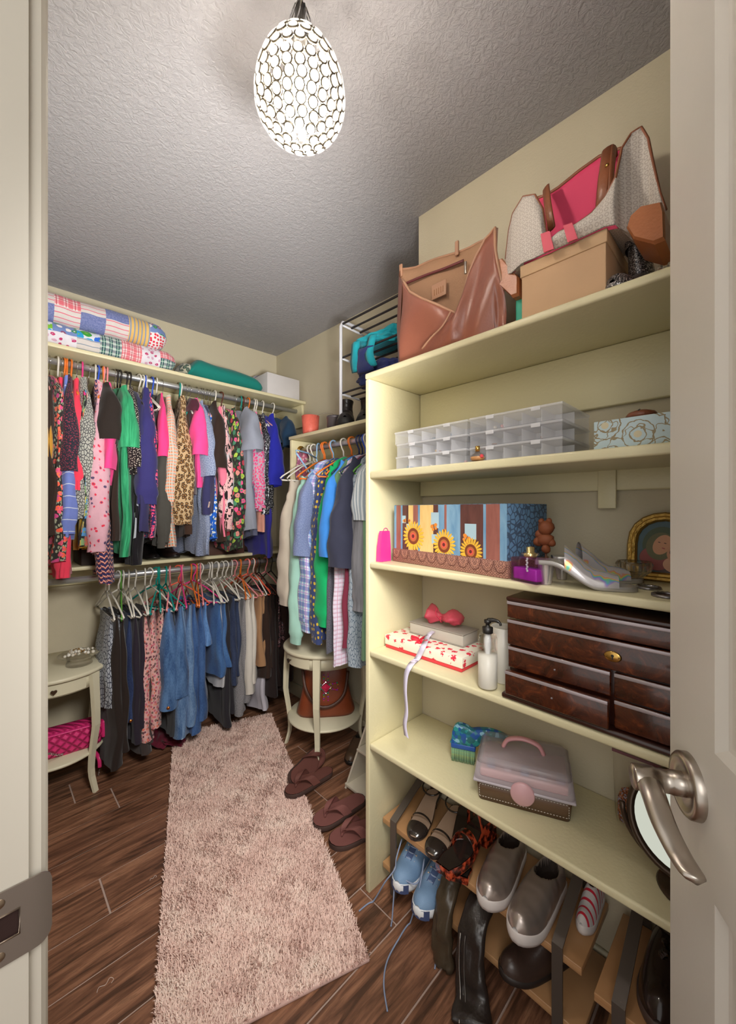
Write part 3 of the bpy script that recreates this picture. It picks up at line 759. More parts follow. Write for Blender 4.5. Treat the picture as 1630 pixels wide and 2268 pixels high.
low(592, 1500, cloth('#33231c'), 'dark brown coat behind the khaki trousers', 'coral', .17, .035, name='coat', cat='coat')
low(605, 1540, cloth('#261b1a'), 'black coat near the right end of the lower rod', 'black', .17, .035, name='coat', cat='coat')
low(618, 1430, sequins('#6a4a50', '#b89aa0', 150), 'brown sparkly skirt at the right end of the lower rod', 'pink', .16, .03, name='skirt', cat='skirt')
low(632, 1530, cloth('#30211f'), 'dark brown dress in the corner behind the drawer table', 'black', .17, .04, name='dress', cat='dress')
for px, c, r_ in ((262, 'white', .3), (268, 'green', -.2), (333, 'white', .35), (346, 'teal', .5), (352, 'teal', -.5), (395, 'coral', .6), (405, 'pink', -.5), (428, 'magenta', .55), (436, 'orange', -.3), (444, 'white', .4), (470, 'white', -.35), (480, 'white', .3), (500, 'white', .35), (520, 'pink', .3), (533, 'orange', -.3), (548, 'coral', .4), (566, 'brown', .2)):
    x = ony(px, 1250, YR_).x
    hanger(c, (x, YR_, ZL), -PI/2+r_, empty_label(c, x, NL, 'above'), 'empty hangers on the lower rod', .2, drop=.19)

# ---- side rod (runs away from the camera)
GR = 'shirts on the side rod'; XRD, ZR = 1.37, 1.705
def side(px, hem, mat, label, cat, hc='white', sl=None, W=.2, T=.022, rot=0, py0=1200, **k):
    xf = XRD-W-.03; k.setdefault('ripple', .009); p = onx(px, py0, xf); y = min(max(p.y, YE+.05), 1.93); L = ZR-onx(px, hem, xf).z; kw = {}
    if sl: kw = dict(sl=sl[0], slL=max(.08, ZR-.12-onx(px, sl[1], xf-.02).z))
    rz = PI+rot
    garment(cat, (XRD, y, ZR), rz, mat, label, cat, GR, L, W, T, **kw, **k)
    if hc: hanger(hc, (XRD, y, ZR), rz, '%s hanger holding the %s' % (HN(hc), short(label)), 'hangers on the side rod', W*.9)
side(618, 1305, cloth('#bdb1a2', .05), 'beige knit sweater hanging farthest on the side rod', 'sweater', 'white', ('l', 1305), .2, .035, top=.165, drop=.25, sr=.06)
side(640, 1400, cloth('#9fcabb', .05), 'mint green long shirt on the side rod', 'shirt', 'orange', ('l', 1400), .2, .03, top=.14, drop=.23, sr=.055)
side(662, 1215, heather('#5f6f9c', '#8f9cc0'), 'heathered blue tee right of the mint shirt', 'tee', 'orange', ('s', 1212), .19, .03, drop=.2, sout=.05)
side(664, 1385, plaid('#e4e4f0', '#2f9fc8', '#3b42b8', '#b48ad8', .04), 'blue, turquoise and white plaid shirt', 'shirt', 'lightblue', ('l', 1385), .19, .035, drop=.2, sr=.05)
side(686, 1415, dots('#37436f', '#c9a83c', 30, .22, .5), 'navy sweatshirt with gold marks down its front', 'sweatshirt', 'white', ('l', 1410), .19, .035, drop=.2, sr=.05)
side(704, 1375, cloth('#12a864'), 'vivid green sweatshirt with ribbed cuff', 'sweatshirt', 'orange', ('l', 1372), .19, .042, drop=.2, sr=.065)
side(716, 1450, heather('#3f3f48', '#6a6a74'), 'dark grey heather long shirt right of the vivid green one', 'shirt', 'navy', None, .2, .02, drop=.2)
side(727, 1225, cloth('#3d86d8'), 'bright blue tee with a wide sleeve', 'tee', 'navy', ('s', 1222), .19, .032, drop=.18, sr=.07, sout=.06)
side(733, 1480, plaid('#d6cbe0', '#cdb8c8', '#e8e0ec', '#cf8a9a', .02), 'lilac shirt with a fine pink plaid', 'shirt', 'white', None, .2, .022, drop=.2)
side(741, 1200, cloth('#5f8360'), 'sage olive tee over the bright blue sleeve', 'tee', 'blue', ('s', 1200), .17, .025, drop=.18, sr=.07)
side(752, 1445, cloth('#7a2c40'), 'maroon long shirt on the side rod', 'shirt', 'purple', None, .2, .02, drop=.2)
side(758, 1240, cloth('#323446'), 'charcoal navy tee with a pointed short sleeve', 'tee', 'teal', ('s', 1245), .19, .035, drop=.18, sr=.08, sout=.06)
side(764, 1480, crackle('#a8b2bc', '#5f6f80', 70, .09, (2.2, .6, 1)), 'crinkled ice grey long tunic, side rod', 'tunic', 'green', None, .2, .032, drop=.2)
side(782, 1335, streaks('#6e6e74', '#97979e', (30, 3, 1)), 'silver grey satin shirt on the side rod', 'shirt', 'white', ('l', 1335), .19, .03, drop=.2, sr=.06)
side(790, 1140, stripes('#a6b4c0', '#e2e8ec', .02, .4, False), 'pale blue shirt with white vertical stripes', 'shirt', 'white', ('s', 1140), .18, .03, drop=.18, sr=.06)
side(797, 1465, cloth('#7fa683'), 'sage green long shirt nearest the shelf unit', 'shirt', 'white', None, .2, .03, drop=.2)
EM = ['empty light blue hanger tipped up over the far end of side rod', 'empty white hanger sticking out above the beige sweater', 'empty orange hanger sticking out above the mint shirt', 'empty orange hanger hanging mid way along the side rod', 'empty navy hanger above the bright blue tee']
for py_, c, r_, yy, tl in ((0, 'lightblue', .5, 1.80, -.5), (0, 'white', .1, 1.88, 0), (0, 'orange', .2, 1.74, 0), (0, 'orange', -.1, 1.52, 0), (0, 'navy', 0, 1.36, 0)):
    hanger(c, (XRD, yy, ZR), PI+r_, EM.pop(0), 'empty hangers on the side rod', .215, tilt=tl)
for i, c in enumerate(('blue', 'teal', 'white', 'green', 'lightblue', 'teal', 'white')):
    hanger(c, (XRD, 1.19-.011*i, ZR), PI+.02*i, '%s hanger, %s of the tight bunch of empties beside the shelf unit' % (HN(c), ('farthest', 'second', 'third', 'middle', 'fifth', 'sixth', 'nearest')[i]), 'bunched empty hangers by the unit', .12)
# ================================================================ pendant lamp
PX = Vector((.49, .708, 0)); RC = .092; HU, HD = .142, .078
def eg(phi): c = math.cos(phi); return RC*math.sin(phi)**(1.4 if c > 0 else .95), (HU if c > 0 else HD)*c
pc = Vector((PX.x, PX.y, 2.230))
pd = thing('pendant_lamp', 'egg-shaped crystal pendant lamp glowing under the ceiling', 'lamp', (PX.x, PX.y, CZ))
def P_(mb): mb.v = [v_-pd.location for v_ in mb.v]; return mb
P_(MB().lathe([(0, CZ-.022), (.03, CZ-.022), (.055, CZ-.014), (.06, CZ)], 28, Matrix.Translation((PX.x, PX.y, 0)))).build('canopy', M_chrome, pd)
P_(MB().tube([(PX.x, PX.y, CZ), (PX.x, PX.y, 2.43)], .006, 10)).build('cord', plain('#8f8f88', .5), pd)
P_(MB().lathe([(.006, 2.435), (.012, 2.43), (.014, 2.38), (.016, 2.35), (.016, 2.30), (0, 2.30)], 20, Matrix.Translation((PX.x, PX.y, 0)))).build('socket', plain('#6d6a66', .3, .8), pd)
Mt = Matrix.Translation(pc)
P_(MB().lathe([(.004, .075), (.014, .07), (.025, .045), (.036, .015), (.038, -.015), (.031, -.042), (.016, -.054), (0, -.057)], 28, Mt)).build('bulb', emit('#fff6ea', LAMP), pd)
rows = 12; cm = None; ncr = 0
wire = MB()
crys = MB().lathe([(0, .0035), (.0035, .0045), (.0085, .004), (.0095, 0), (.0085, -.003), (0, -.003)], 12)
crys_b = MB().lathe([(.0088, .002), (.0108, .002), (.0115, 0), (.0108, -.002), (.0088, -.002), (.0088, .002)], 12)
n = NT('crystal'); n.base('#fbfbfb', .12); n.p.inputs['Subsurface Weight'].default_value = 0
tr = n.n('ShaderNodeBsdfTranslucent'); tr.inputs[0].default_value = (.98, .98, .96, 1); mx = n.n('ShaderNodeMixShader'); mx.inputs[0].default_value = .6
n.l(n.p.outputs[0], mx.inputs[1]); n.l(tr.outputs[0], mx.inputs[2]); n.l(mx.outputs[0], n.t.nodes['Material Output'].inputs[0]); M_cry = n.m
M_setting = plain('#6f675a', .3, .9)
me_c = me_r = None
for r_ in range(rows):
    phi = math.radians(24+(163-24)*r_/(rows-1)); rad, z = eg(phi)
    cnt = max(5, int(2*PI*rad/.0238)); r2, z2 = eg(phi+.02); dr, dz = r2-rad, z2-z
    ring = [pc+Vector((rad*math.cos(2*PI*k_/24), rad*math.sin(2*PI*k_/24), z)) for k_ in range(24)]
    wire.tube(ring, .0009, 5, closed=True)
    nrm_z = dr; nrm_r = -dz
    for k_ in range(cnt):
        a_ = 2*PI*(k_+.5*(r_ % 2))/cnt
        pos = pc+Vector((rad*math.cos(a_), rad*math.sin(a_), z)); nn = Vector((nrm_r*math.cos(a_), nrm_r*math.sin(a_), nrm_z)).normalized()
        q = nn.to_track_quat('Z', 'Y')
        if me_c is None:
            oc = crys.build('crystal', M_cry, pd); me_c = oc.data; orr = crys_b.build('crystal_setting', M_setting, oc); me_r = orr.data
        else:
            oc = bpy.data.objects.new('crystal', me_c); COL.objects.link(oc); oc.parent = pd
            orr = bpy.data.objects.new('crystal_setting', me_r); COL.objects.link(orr); orr.parent = oc
        oc.location = pos-pd.location; oc.rotation_mode = 'QUATERNION'; oc.rotation_quaternion = q; ncr += 1
for k_ in range(16):
    a_ = 2*PI*k_/16; pts = []
    for j in range(20):
        phi = math.radians(14+160*j/19); rad, z = eg(phi)
        pts.append(pc+Vector((rad*math.cos(a_+j*.02), rad*math.sin(a_+j*.02), z)))
    wire.tube(pts, .0009, 5)
for k_ in range(10):
    a_ = 2*PI*k_/10; wire.tube([pc+Vector((.03*math.cos(a_), .03*math.sin(a_), HU*.9)), Vector((PX.x+.022*math.cos(a_+.3), PX.y+.022*math.sin(a_+.3), 2.40)), Vector((PX.x+.012*math.cos(a_+.5), PX.y+.012*math.sin(a_+.5), 2.43))], .0016, 5)
P_(wire).build('wire_cage', M_chrome, pd)
# ================================================================ things on the shelf unit
def T3(x, y, z): return Matrix.Translation((x, y, z))
def RZ(a): return Matrix.Rotation(a, 4, 'Z')
def frame(name, label, cat, p, q, group=None, z=None):
    """Empty at p whose local +x points from p to q"""
    d = Vector(q)-Vector(p); return thing(name, label, cat, p, math.atan2(d.y, d.x), group), Vector((d.x, d.y)).length
Z1_, Z2_, Z3_, Z4_, Z5_ = UZ

# ---- shoe box on the top shelf (local x runs towards the camera side -y)
o = thing('shoe_box', 'plain tan cardboard shoe box with lid on the top shelf', 'box', (1.0, .457, Z1_), -PI/2)
M_card = plain('#c4a07c', .75, 0, .04, .1, 200)
MB().bbox((.003, .003, 0), (.197, .2, .125), .002).build('body', M_card, o)
MB().bbox((0, 0, .117), (.2, .203, .148), .002).build('lid', plain('#c9a680', .75, 0, .04, .1, 200), o)

def panel(name, cols, mat, parent, x0, bulge=.03, rows=14, thick=.004, fn=None, swap=None):
    """soft sheet standing on a plane x = x0: cols are (y, zbottom, ztop[, dx])"""
    mb = MB(); pts = []
    cs = []
    for i in range(len(cols)-1):
        for k in range(4):
            t = k/4; cs.append([a+(b-a)*t for a, b in zip(cols[i], cols[i+1])])
    cs.append(list(cols[-1])); n = len(cs)
    for side in (0, 1):
        for i, c in enumerate(cs):
            for j in range(rows+1):
                t = j/rows; z = c[1]+(c[2]-c[1])*t; u = i/(n-1)
                dx = -bulge*math.sin(PI*min(1, max(0, u)))**.5*math.sin(PI*(t*.8+.1)) + (c[3] if len(c) > 3 else 0)
                if fn: dx += fn(u, t)
                pts.append(Vector((x0+dx+side*thick, c[0], z)))
    m = rows+1; fs = []; uv = []
    for side in (0, 1):
        b = side*n*m
        for i in range(n-1):
            for j in range(rows):
                f = [b+i*m+j, b+i*m+j+1, b+(i+1)*m+j+1, b+(i+1)*m+j]
                fs.append(f if side == 0 else f[::-1]); uv.append([(pts[k].y, pts[k].z) for k in fs[-1]])
    for i in range(n-1): fs.append([i*m+rows, n*m+i*m+rows, n*m+(i+1)*m+rows, (i+1)*m+rows]); uv.append(None)
    mb.add(pts, fs, uv, True)
    edge = [pts[i*m+rows]+Vector((thick/2, 0, 0)) for i in range(n)]
    ob = rel(mb, parent).build(name, mat, parent); return ob, edge
def cols_px(lst, x):
    return [(onx(px, t_, x).y, onx(px, b_, x).z, onx(px, t_, x).z, *(r or ())) for px, t_, b_, *r in lst]

# ---- brown leather tote, open at the top
bag = thing('tote_bag', 'open brown leather tote bag slumped on the top shelf', 'bag', (1.06, .69, Z1_))
M_lea = leather('#8f5644', .33, .15); M_lea2 = leather('#b08468', .45, .15); M_lin = plain('#a37c5e', .8, 0, .06, .2, 300)
fold = lambda u, t: .012*math.sin(u*9+t*3)*t+.008*math.sin(u*17-t*5)
xf = 1.015
cl = [(880, 612, 812), (905, 645, 803), (940, 664, 790), (975, 678, 777), (1002, 690, 766), (1014, 664, 762), (1030, 610, 757), (1050, 560, 749), (1068, 524, 742), (1094, 503, 732), (1100, 560, 730), (1114, 640, 724)]
cc = []
for px, a_, b_ in cl:
    y = onx(px, a_, xf).y; cc.append((y, Z1_, max(Z1_+.05, onx(px, a_, xf).z)))
_, e1 = panel('front_panel', cc, M_lea, bag, xf+.015, .025, fn=fold)
xb = 1.13
cb = [(onx(px, a_, xb).y, Z1_, onx(px, a_, xb).z) for px, a_ in ((886, 596), (920, 590), (960, 575), (1000, 560), (1040, 546), (1072, 532), (1092, 512))]
_, e2 = panel('back_panel', cb, M_lin, bag, xb, -.01, fn=lambda u, t: .004*math.sin(u*14))
# gussets
for e_a, e_b, nm in ((e1[0], e2[0], 'side_panel'), (e1[36], e2[-1], 'side_panel')):
    mb = MB(); g_ = []
    for i in range(7):
        t = i/6; p = e_a.lerp(e_b, t); bow = math.sin(PI*t)*.012*(1 if e_a.y > .7 else -1)
        g_.append((Vector((p.x, p.y+bow, Z1_)), Vector((p.x, p.y+bow, p.z))))
    mb.loft([[a_ for a_, b_ in g_], [a_.lerp(b_, .5)+Vector((0, .01, 0)) for a_, b_ in g_], [b_ for a_, b_ in g_]], closed=False); rel(mb, bag).build(nm, M_lea, bag)
rel(MB().tube(e1, .0045, 8), bag).build('rim', M_lea2, bag); rel(MB().tube(e2, .0045, 8), bag).build('rim', M_lea2, bag)
zp = [Vector((xb-.004, onx(px, py, xb).y, onx(px, py, xb).z)) for px, py in ((893, 632), (940, 612), (985, 596), (1028, 578))]
rel(MB().tube(spline(zp, 4), .005, 6, ry=.003), bag).build('zipper', plain('#6a3030', .6), bag)
p = onx(1031, 583, xb-.012); rel(MB().bbox((p.x-.003, p.y-.004, p.z-.035), (p.x+.003, p.y+.004, p.z+.006), .002), bag).build('zipper_pull', M_nickel, bag)
p = onx(972, 642, xb-.01)
pt = rel(MB().bbox((p.x-.002, p.y-.03, p.z-.026), (p.x+.002, p.y+.03, p.z+.026), .004), bag).build('leather_patch', M_lea2, bag)
for i in range(5): 
    mb = MB().box((p.x-.0032, p.y-.020+.009*i, p.z-.014), (p.x-.0024, p.y-.0175+.009*i, p.z+.006)); rel(mb, bag).build('embossed_line', plain('#9a6a42', .6), pt)
for px, py in ((888, 596), (1012, 546)):
    p = onx(px, py, xb); rel(MB().bbox((p.x-.004, p.y-.007, p.z-.03), (p.x+.004, p.y+.007, p.z+.018), .003), bag).build('strap_tab', M_lea2, bag)
rel(MB().box((xf+.01, cb[-1][0]+.01, Z1_), (xb, cb[0][0]-.01, Z1_+.004)), bag).build('base', M_lea, bag)
seam = [Vector((xf-.012, onx(px, py, xf).y, onx(px, py, xf).z)) for px, py in ((1004, 692), (985, 725), (960, 750), (940, 775))]
rel(MB().tube(spline(seam, 3), .003, 6), bag).build('fold_seam', M_lea2, bag)
# handles lying behind
hp = [Vector((xb+.012, .84, 2.12)), Vector((xb+.05, .82, 2.05)), Vector((xb+.06, .72, 1.95)), Vector((xb+.05, .62, 2.0)), Vector((xb+.012, .60, 2.08))]
rel(MB().tube(spline(hp, 5), .006, 8), bag).build('handle', M_lea2, bag)

# ---- pale printed tote with coral stripe lying over the box
tb = thing('tote_bag', 'pale grey patterned tote with pink lining flopped over the tan shoe box', 'bag', (1.08, .36, Z1_+.15))
n = NT('monogram'); v = n.coord('UV'); vo = n.vor(v, 95, rnd=.15); f = n.math('LESS_THAN', n.math('ABSOLUTE', n.math('SUBTRACT', vo.outputs['Distance'], .33)), .09)
n.base(n.mix(n.math('MULTIPLY', f, .75), '#c9c0b6', '#a5998f'), .55); n.bump(n.noise(v, 200, 2), .2, .001); M_mono = n.m
x0 = 1.0
fc = [(1106, 560, 600, .03), (1118, 500, 606, .02), (1132, 468, 606, .01), (1160, 437, 588), (1186, 434, 578), (1203, 465, 570), (1214, 540, 566), (1240, 512, 555), (1275, 494, 540), (1310, 468, 524), (1340, 434, 510), (1364, 396, 505), (1372, 318, 505, .03), (1390, 276, 515, .05), (1412, 258, 520, .06), (1428, 285, 520, .06), (1442, 350, 512, .05), (1456, 412, 500, .04), (1470, 452, 500, .03)]
cols = []
for px, t_, b_, *r in fc:
    a_ = onx(px, t_, x0); b2 = onx(px, b_, x0); cols.append((a_.y, b2.z+.004, a_.z, r[0] if r else 0))
fp, e3 = panel('front_panel', cols, M_mono, tb, x0-.004, .018, fn=lambda u, t: .01*math.sin(u*11+2*t)*t+.012*math.sin(u*5.5)*t*t)
rel(MB().tube(e3, .003, 6), tb).build('rim', leather('#8a5236', .4), tb)
# two coral stripes across the front
for pa_, pb_ in (((1197, 518), (1222, 560)), ((1247, 500), (1275, 537))):
    mb = MB(); q = []
    for (px, py) in ((pa_[0], pa_[1]), (pa_[0]+20, pa_[1]-7), (pb_[0]+4, pb_[1]-9), (pb_[0]-18, pb_[1]-1)): q.append((px, py))
    g_ = []
    for i in range(5):
        for j in range(5):
            s_, t_ = i/4, j/4
            px = (q[0][0]*(1-s_)+q[1][0]*s_)*(1-t_)+(q[3][0]*(1-s_)+q[2][0]*s_)*t_; py = (q[0][1]*(1-s_)+q[1][1]*s_)*(1-t_)+(q[3][1]*(1-s_)+q[2][1]*s_)*t_
            g_.append(onx(px, py, x0-.027))
    mb.add([p_+Vector((dd, 0, 0)) for dd in (0, .004) for p_ in g_], [(b+i*5+j, b+i*5+j+1, b+(i+1)*5+j+1, b+(i+1)*5+j) for b in (0, 25) for i in range(4) for j in range(4)], None, True)
    rel(mb, tb).build('stripe', plain('#d8586a', .6), tb)
xk = 1.16
bc = [(onx(px, a_, xk).y, onx(px, b_, xk).z, onx(px, a_, xk).z) for px, a_, b_ in ((1160, 446, 600), (1208, 430, 590), (1235, 412, 570), (1280, 375, 550), (1325, 343, 530), (1372, 326, 500), (1400, 322, 500))]
bp, e4 = panel('pink_lining', bc, plain('#d83f66', .7, 0, .04), tb, xk, -.02)
rel(MB().tube(e4, .005, 6), tb).build('rim', leather('#8a5236', .4), tb)
for (pa_, pb_, ww) in (((1209, 424), (1222, 508), .012), ((1346, 336), (1330, 470), .014), ((1360, 333), (1352, 450), .009)):
    a_ = onx(pa_[0], pa_[1]-8, xk-.03); b_ = onx(pb_[0], pb_[1], xk-.05); d_ = (b_-a_); sd = Vector((0, 1, 0))
    rel(MB().tube([a_+Vector((.02, 0, -.01)), a_, a_.lerp(b_, .5)+Vector((-.006, 0, 0)), b_], ww, 8, ry=.004), tb).build('strap', leather('#8d5334', .4), tb)
p = onx(1344, 366, xk-.045); rel(MB().lathe([(0, .003), (.004, .002), (.005, 0)], 10, T3(*p) @ Matrix.Rotation(-PI/2, 4, 'Y')), tb).build('rivet', M_brass, tb)
M_lc = leather('#a9673f', .35)
for q in ([(1096, 578), (1112, 572), (1150, 615), (1150, 655), (1136, 660), (1096, 622)], [(1388, 505), (1396, 480), (1420, 458), (1466, 448), (1472, 470), (1474, 532), (1450, 542), (1404, 530)]):
    xq = x0-.012 if q[0][0] > 1200 else x0+.02
    P_q = [onx(a_, b_, xq) for a_, b_ in q]; c_ = sum(P_q, Vector())/len(P_q); N_ = len(P_q)
    vs = [p_+Vector((0, 0, 0)) for p_ in P_q]+[c_+(p_-c_)*.9+Vector((-.008, 0, 0)) for p_ in P_q]+[p_+Vector((.10, 0, 0)) for p_ in P_q]
    fs = [tuple(range(N_, 2*N_)), tuple(range(3*N_-1, 2*N_-1, -1))]+[(i, (i+1) % N_, N_+(i+1) % N_, N_+i) for i in range(N_)]+[(2*N_+i, 2*N_+(i+1) % N_, (i+1) % N_, i) for i in range(N_)]
    rel(MB().add(vs, fs), tb).build('leather_corner', M_lc, tb)
# body behind front panel joins front and back
mb = MB(); a_ = [Vector((x0+.01, c[0], c[1])) for c in cols[2:-2]]; b_ = [Vector((xk, c[0]-.005, c[1]+.01)) for c in cols[2:-2]]
mb.loft([a_, b_], closed=False); rel(mb, tb).build('base', M_mono, tb)

# ---- teal folder-like clutch between tote and box
o = thing('clutch', 'teal clutch with tan edge wedged between brown tote and tan box', 'bag', (1.10, .475, Z1_))
MB().bbox((-.06, -.012, 0), (.1, .014, .125), .006).build('body', plain('#3fa98e', .6), o); MB().bbox((-.062, -.018, 0), (.1, -.0125, .122), .002).build('edge', M_lea2, o)

# ================================================================ footwear builder: +x toe, z up
def shoe(name, label, cat, loc, rz, upper, sole, group=None, L=.25, Wd=.046, hh=.065, toe=.036, st=.022, opening=.46, shaft=None, heel=0., lining='#3a2f2a', tilt=(0, 0), M_up=None, square=False, toew=.8):
    o = thing(name, label, cat, loc, rz, group)
    o.rotation_euler = (tilt[0], tilt[1], rz)
    ns, na = 44, 30; rings = []
    def wid(t):
        if t < .25: w_ = .74+.12*math.sin(t/.25*PI/2)
        else: w_ = .86+.14*math.sin((t-.25)/.45*PI/2) if t < .7 else 1.0
        if t > .68: w_ = math.sqrt(max(.02, 1-((t-.68)/.325)**2))
        if t < .08: w_ *= math.sqrt(max(.02, 1-((.08-t)/.08)**2))*.6+.4
        return max(.05, w_)*Wd
    def top(t):
        if t < .35: return hh*(1-.12*math.sin(t/.35*PI))
        return toe*.75+(hh-toe*.75)*(1-smooth((t-.35)/.45)) if t < .93 else toe*.75*math.sqrt(max(.05, 1-((t-.93)/.08)**2*.9))
    top0 = top
    def top(t): return top0(min(t, .8))*(math.sqrt(max(.04, 1-((t-.8)/.205)**2)) if t > .8 else 1)
    lift = lambda t: heel*(1-smooth((t-.25)/.4))+.008*smooth((t-.8)/.2)
    M = [upper, plain(lining, .85)]; mb = MB(); vs = []
    for i in range(ns+1):
        t = i/ns; w_, h_ = wid(t), top(t); x = (t-.5)*L
        for k in range(na+1):
            a_ = PI*k/na; c_, s_ = math.cos(a_), math.sin(a_)
            ex = .75+.2*smooth((t-.5)/.3); y = w_*(abs(c_)**ex)*(1 if c_ > 0 else -1)*(1-.12*s_); z = st+h_*abs(s_)**(.62+.25*smooth((t-.5)/.3))
            inside = opening and ((t-opening*.52)/(opening*.46))**2+(y/(w_*.72+1e-6))**2 < 1
            if inside:
                f_ = ((t-opening*.52)/(opening*.46))**2+(y/(w_*.72+1e-6))**2; z = z-(z-st-.012)*smooth((1-f_)/.35)
            vs.append((Vector((x, y, z+lift(t))), inside))
    b = len(mb.v); mb.v += [v_ for v_, _ in vs]
    for i in range(ns):
        for k in range(na):
            f = (i*(na+1)+k, i*(na+1)+k+1, (i+1)*(na+1)+k+1, (i+1)*(na+1)+k)
            mb.f.append(list(f)); mb.sm.append(True); mb.uv.append([(vs[q][0].x, vs[q][0].y*1.3) for q in f]); mb.mi.append(1 if sum(vs[q][1] for q in f) >= 4 else 0)
    mb.build('upper', M, o)
    # sole
    ol = [Vector(((i/ns-.5)*L*1.02, wid(i/ns)*1.06, 0)) for i in range(ns+1)]; ol = ol+[Vector((p.x, -p.y, 0)) for p in reversed(ol)]
    N_ = len(ol); ls = [lift((p.x/L/1.02)+.5) for p in ol]; sb = MB()
    r0 = [Vector((p.x*.985, p.y*.95, (l_ if heel else l_*.8))) for p, l_ in zip(ol, ls)]; r1 = [Vector((p.x, p.y, l_+st*.3)) for p, l_ in zip(ol, ls)]; r2 = [Vector((p.x, p.y, l_+st*.95)) for p, l_ in zip(ol, ls)]; r3 = [Vector((p.x*.98, p.y*.9, l_+st+.002)) for p, l_ in zip(ol, ls)]
    sb.loft([r0, r1, r2, r3], cap=True); sb.build('sole', sole, o)
    if heel:
        MB().loft([[Vector((-.5*L+.006+(.062*k1), .028*k2*kk, z)) for k1, k2 in ((0, 1), (1, 1), (1, -1), (0, -1))] for z, kk in ((0, .85), (heel, 1.05))], cap=True, smooth=False).build('heel', sole, o)
    if shaft:
        sh_, r_, lean = shaft; rg = []
        for i in range(9):
            t = i/8; z = st+hh*.55+sh_*t; cx = -.22*L+lean*t; rr = r_*(1+.1*math.sin(t*7)+.15*t)
            rg.append([Vector((cx+rr*1.15*math.cos(q*PI/9), rr*.85*math.sin(q*PI/9), z+lift(0)+.004*math.cos(q*PI/9))) for q in range(18)])
        m2 = MB().loft(rg); m2.loft([rg[-1], [v_*1.0+(Vector((-.22*L+lean, 0, v_.z))-v_)*.12 for v_ in rg[-1]], [v_+(Vector((-.22*L+lean, 0, v_.z))-v_)*.15-Vector((0, 0, .04)) for v_ in rg[-1]]]); m2.build('shaft', upper, o)
    return o
gl = sequins('#77716f', '#dcd8d6', 700)
shoe('ankle_boot', 'silver glitter ankle boot standing under the pale tote corner', 'boot', (1.095, .225, Z1_), PI*.93, gl, gl, L=.2, Wd=.036, hh=.065, toe=.045, st=.010, opening=0, shaft=(.12, .026, .03), heel=0)
o = thing('brooch', 'small crystal cluster on the top shelf beside the door edge', 'ornament', (1.02, .155, Z1_))
for i in range(7):
    a_ = i*.9; bm = bmesh.new(); bmesh.ops.create_icosphere(bm, subdivisions=1, radius=.006)
    MB().bm(bm, T3(.009*math.cos(a_), .009*math.sin(a_), .008+.008*(i % 3)), False).build('crystal', glass('#ffffff', .02, .7), o)

# ================================================================ second shelf: compartment boxes
M_clr = glass('#e6e9ee', .12, .34, .7); M_clr2 = plain('#dfe0e4', .3)
n = NT('frost'); n.base('#f4f5fb', .25); n.p.inputs['Alpha'].default_value = .13; M_frost = n.m
n = NT('frost_edge'); n.base('#fbfbff', .3); n.p.inputs['Alpha'].default_value = .42; M_frosted = n.m
bitc = ['#c9a24a', '#7a8fb8', '#b8b8c0', '#3f6f8a', '#c98a8a', '#d8d0c0', '#8a5a3a']
def organizer(label, p, Lx, Ly, hz, rz, ncell, items, grp):
    o = thing('compartment_box', label, 'organizer', p, rz, grp); t = .0018
    sh_ = MB()
    for a, b in (((0, 0, 0), (Lx, t, hz-.007)), ((0, Ly-t, 0), (Lx, Ly, hz-.007)), ((0, t, 0), (t, Ly-t, hz-.007)), ((Lx-t, t, 0), (Lx, Ly-t, hz-.007)), ((0, 0, 0), (Lx, Ly, t))): sh_.box(a, b)
    sh_.build('tray', M_frost, o)
    MB().bbox((-.002, -.002, hz-.007), (Lx+.002, Ly+.002, hz), .002).build('lid', M_frosted, o)
    for i in range(1, ncell): MB().box((Lx*i/ncell, t, t), (Lx*i/ncell+.0012, Ly-t, hz-.01)).build('divider', M_frosted, o)
    MB().box((t, Ly*.45, t), (Lx-t, Ly*.45+.0012, hz-.01)).build('divider', M_frosted, o)
    for c_ in (.25, .75): MB().bbox((Lx*c_-.012, -.005, hz-.012), (Lx*c_+.012, -.0022, hz-.001), .0015).build('latch', M_frosted, o)
    R_ = random.Random(items+int(p[1]*1000))
    for i in range(items):
        cx, cy = R_.uniform(.02, Lx-.02), R_.uniform(.01, Ly*.4); c_ = R_.choice(bitc)
        it = thing('trinket', None, None, (0, 0, 0)); bpy.data.objects.remove(it)
        if i % 2:
            mb = MB().tube(arc((cx, cy, .0045), .0065, 0, 2*PI*.97, 14, (1, 0, 0), (0, 1, 0)), .0016, 6)
        else:
            bm = bmesh.new(); bmesh.ops.create_icosphere(bm, subdivisions=1, radius=.0055); mb = MB().bm(bm, T3(cx, cy, .0075))
        mb.build('trinket', plain(c_, .3, .6), o)
    return o
hz = .0425
gx = 'clear plastic compartment boxes'
for i, (lab, n_) in enumerate((('bottom clear compartment box of the left stack by the side panel', 6), ('middle clear compartment box of the left stack', 4), ('top clear compartment box of the left stack, shifted outward', 7))):
    organizer(lab, (1.0+.004*i, .885+(.012 if i == 2 else 0), Z2_+hz*i), .268+(.012 if i == 2 else 0), .17, hz-.0005, -PI/2, 5, n_, gx)
for i, (lab, n_) in enumerate((('bottom clear compartment box of the right stack', 2), ('middle clear compartment box of the right stack with blue strings', 6), ('top clear compartment box of the right stack holding gold beads', 9))):
    organizer(lab, (1.004, .606, Z2_+hz*i), .252, .2, hz-.0005, -PI/2, 5, n_, gx)
o = thing('perfume_bottle', 'round clear perfume bottle with gold cap before the clear boxes', 'perfume', (.992, .575, Z2_))
MB().lathe([(0, 0), (.016, .001), (.021, .008), (.019, .017), (.007, .024), (.006, .027)], 24).build('flask', glass('#f4e8dc', .03, .5), o)
MB().lathe([(0, .002), (.0145, .003), (.0185, .008), (.017, .012), (0, .0122)], 24).build('liquid', plain('#d8a06a', .2), o)
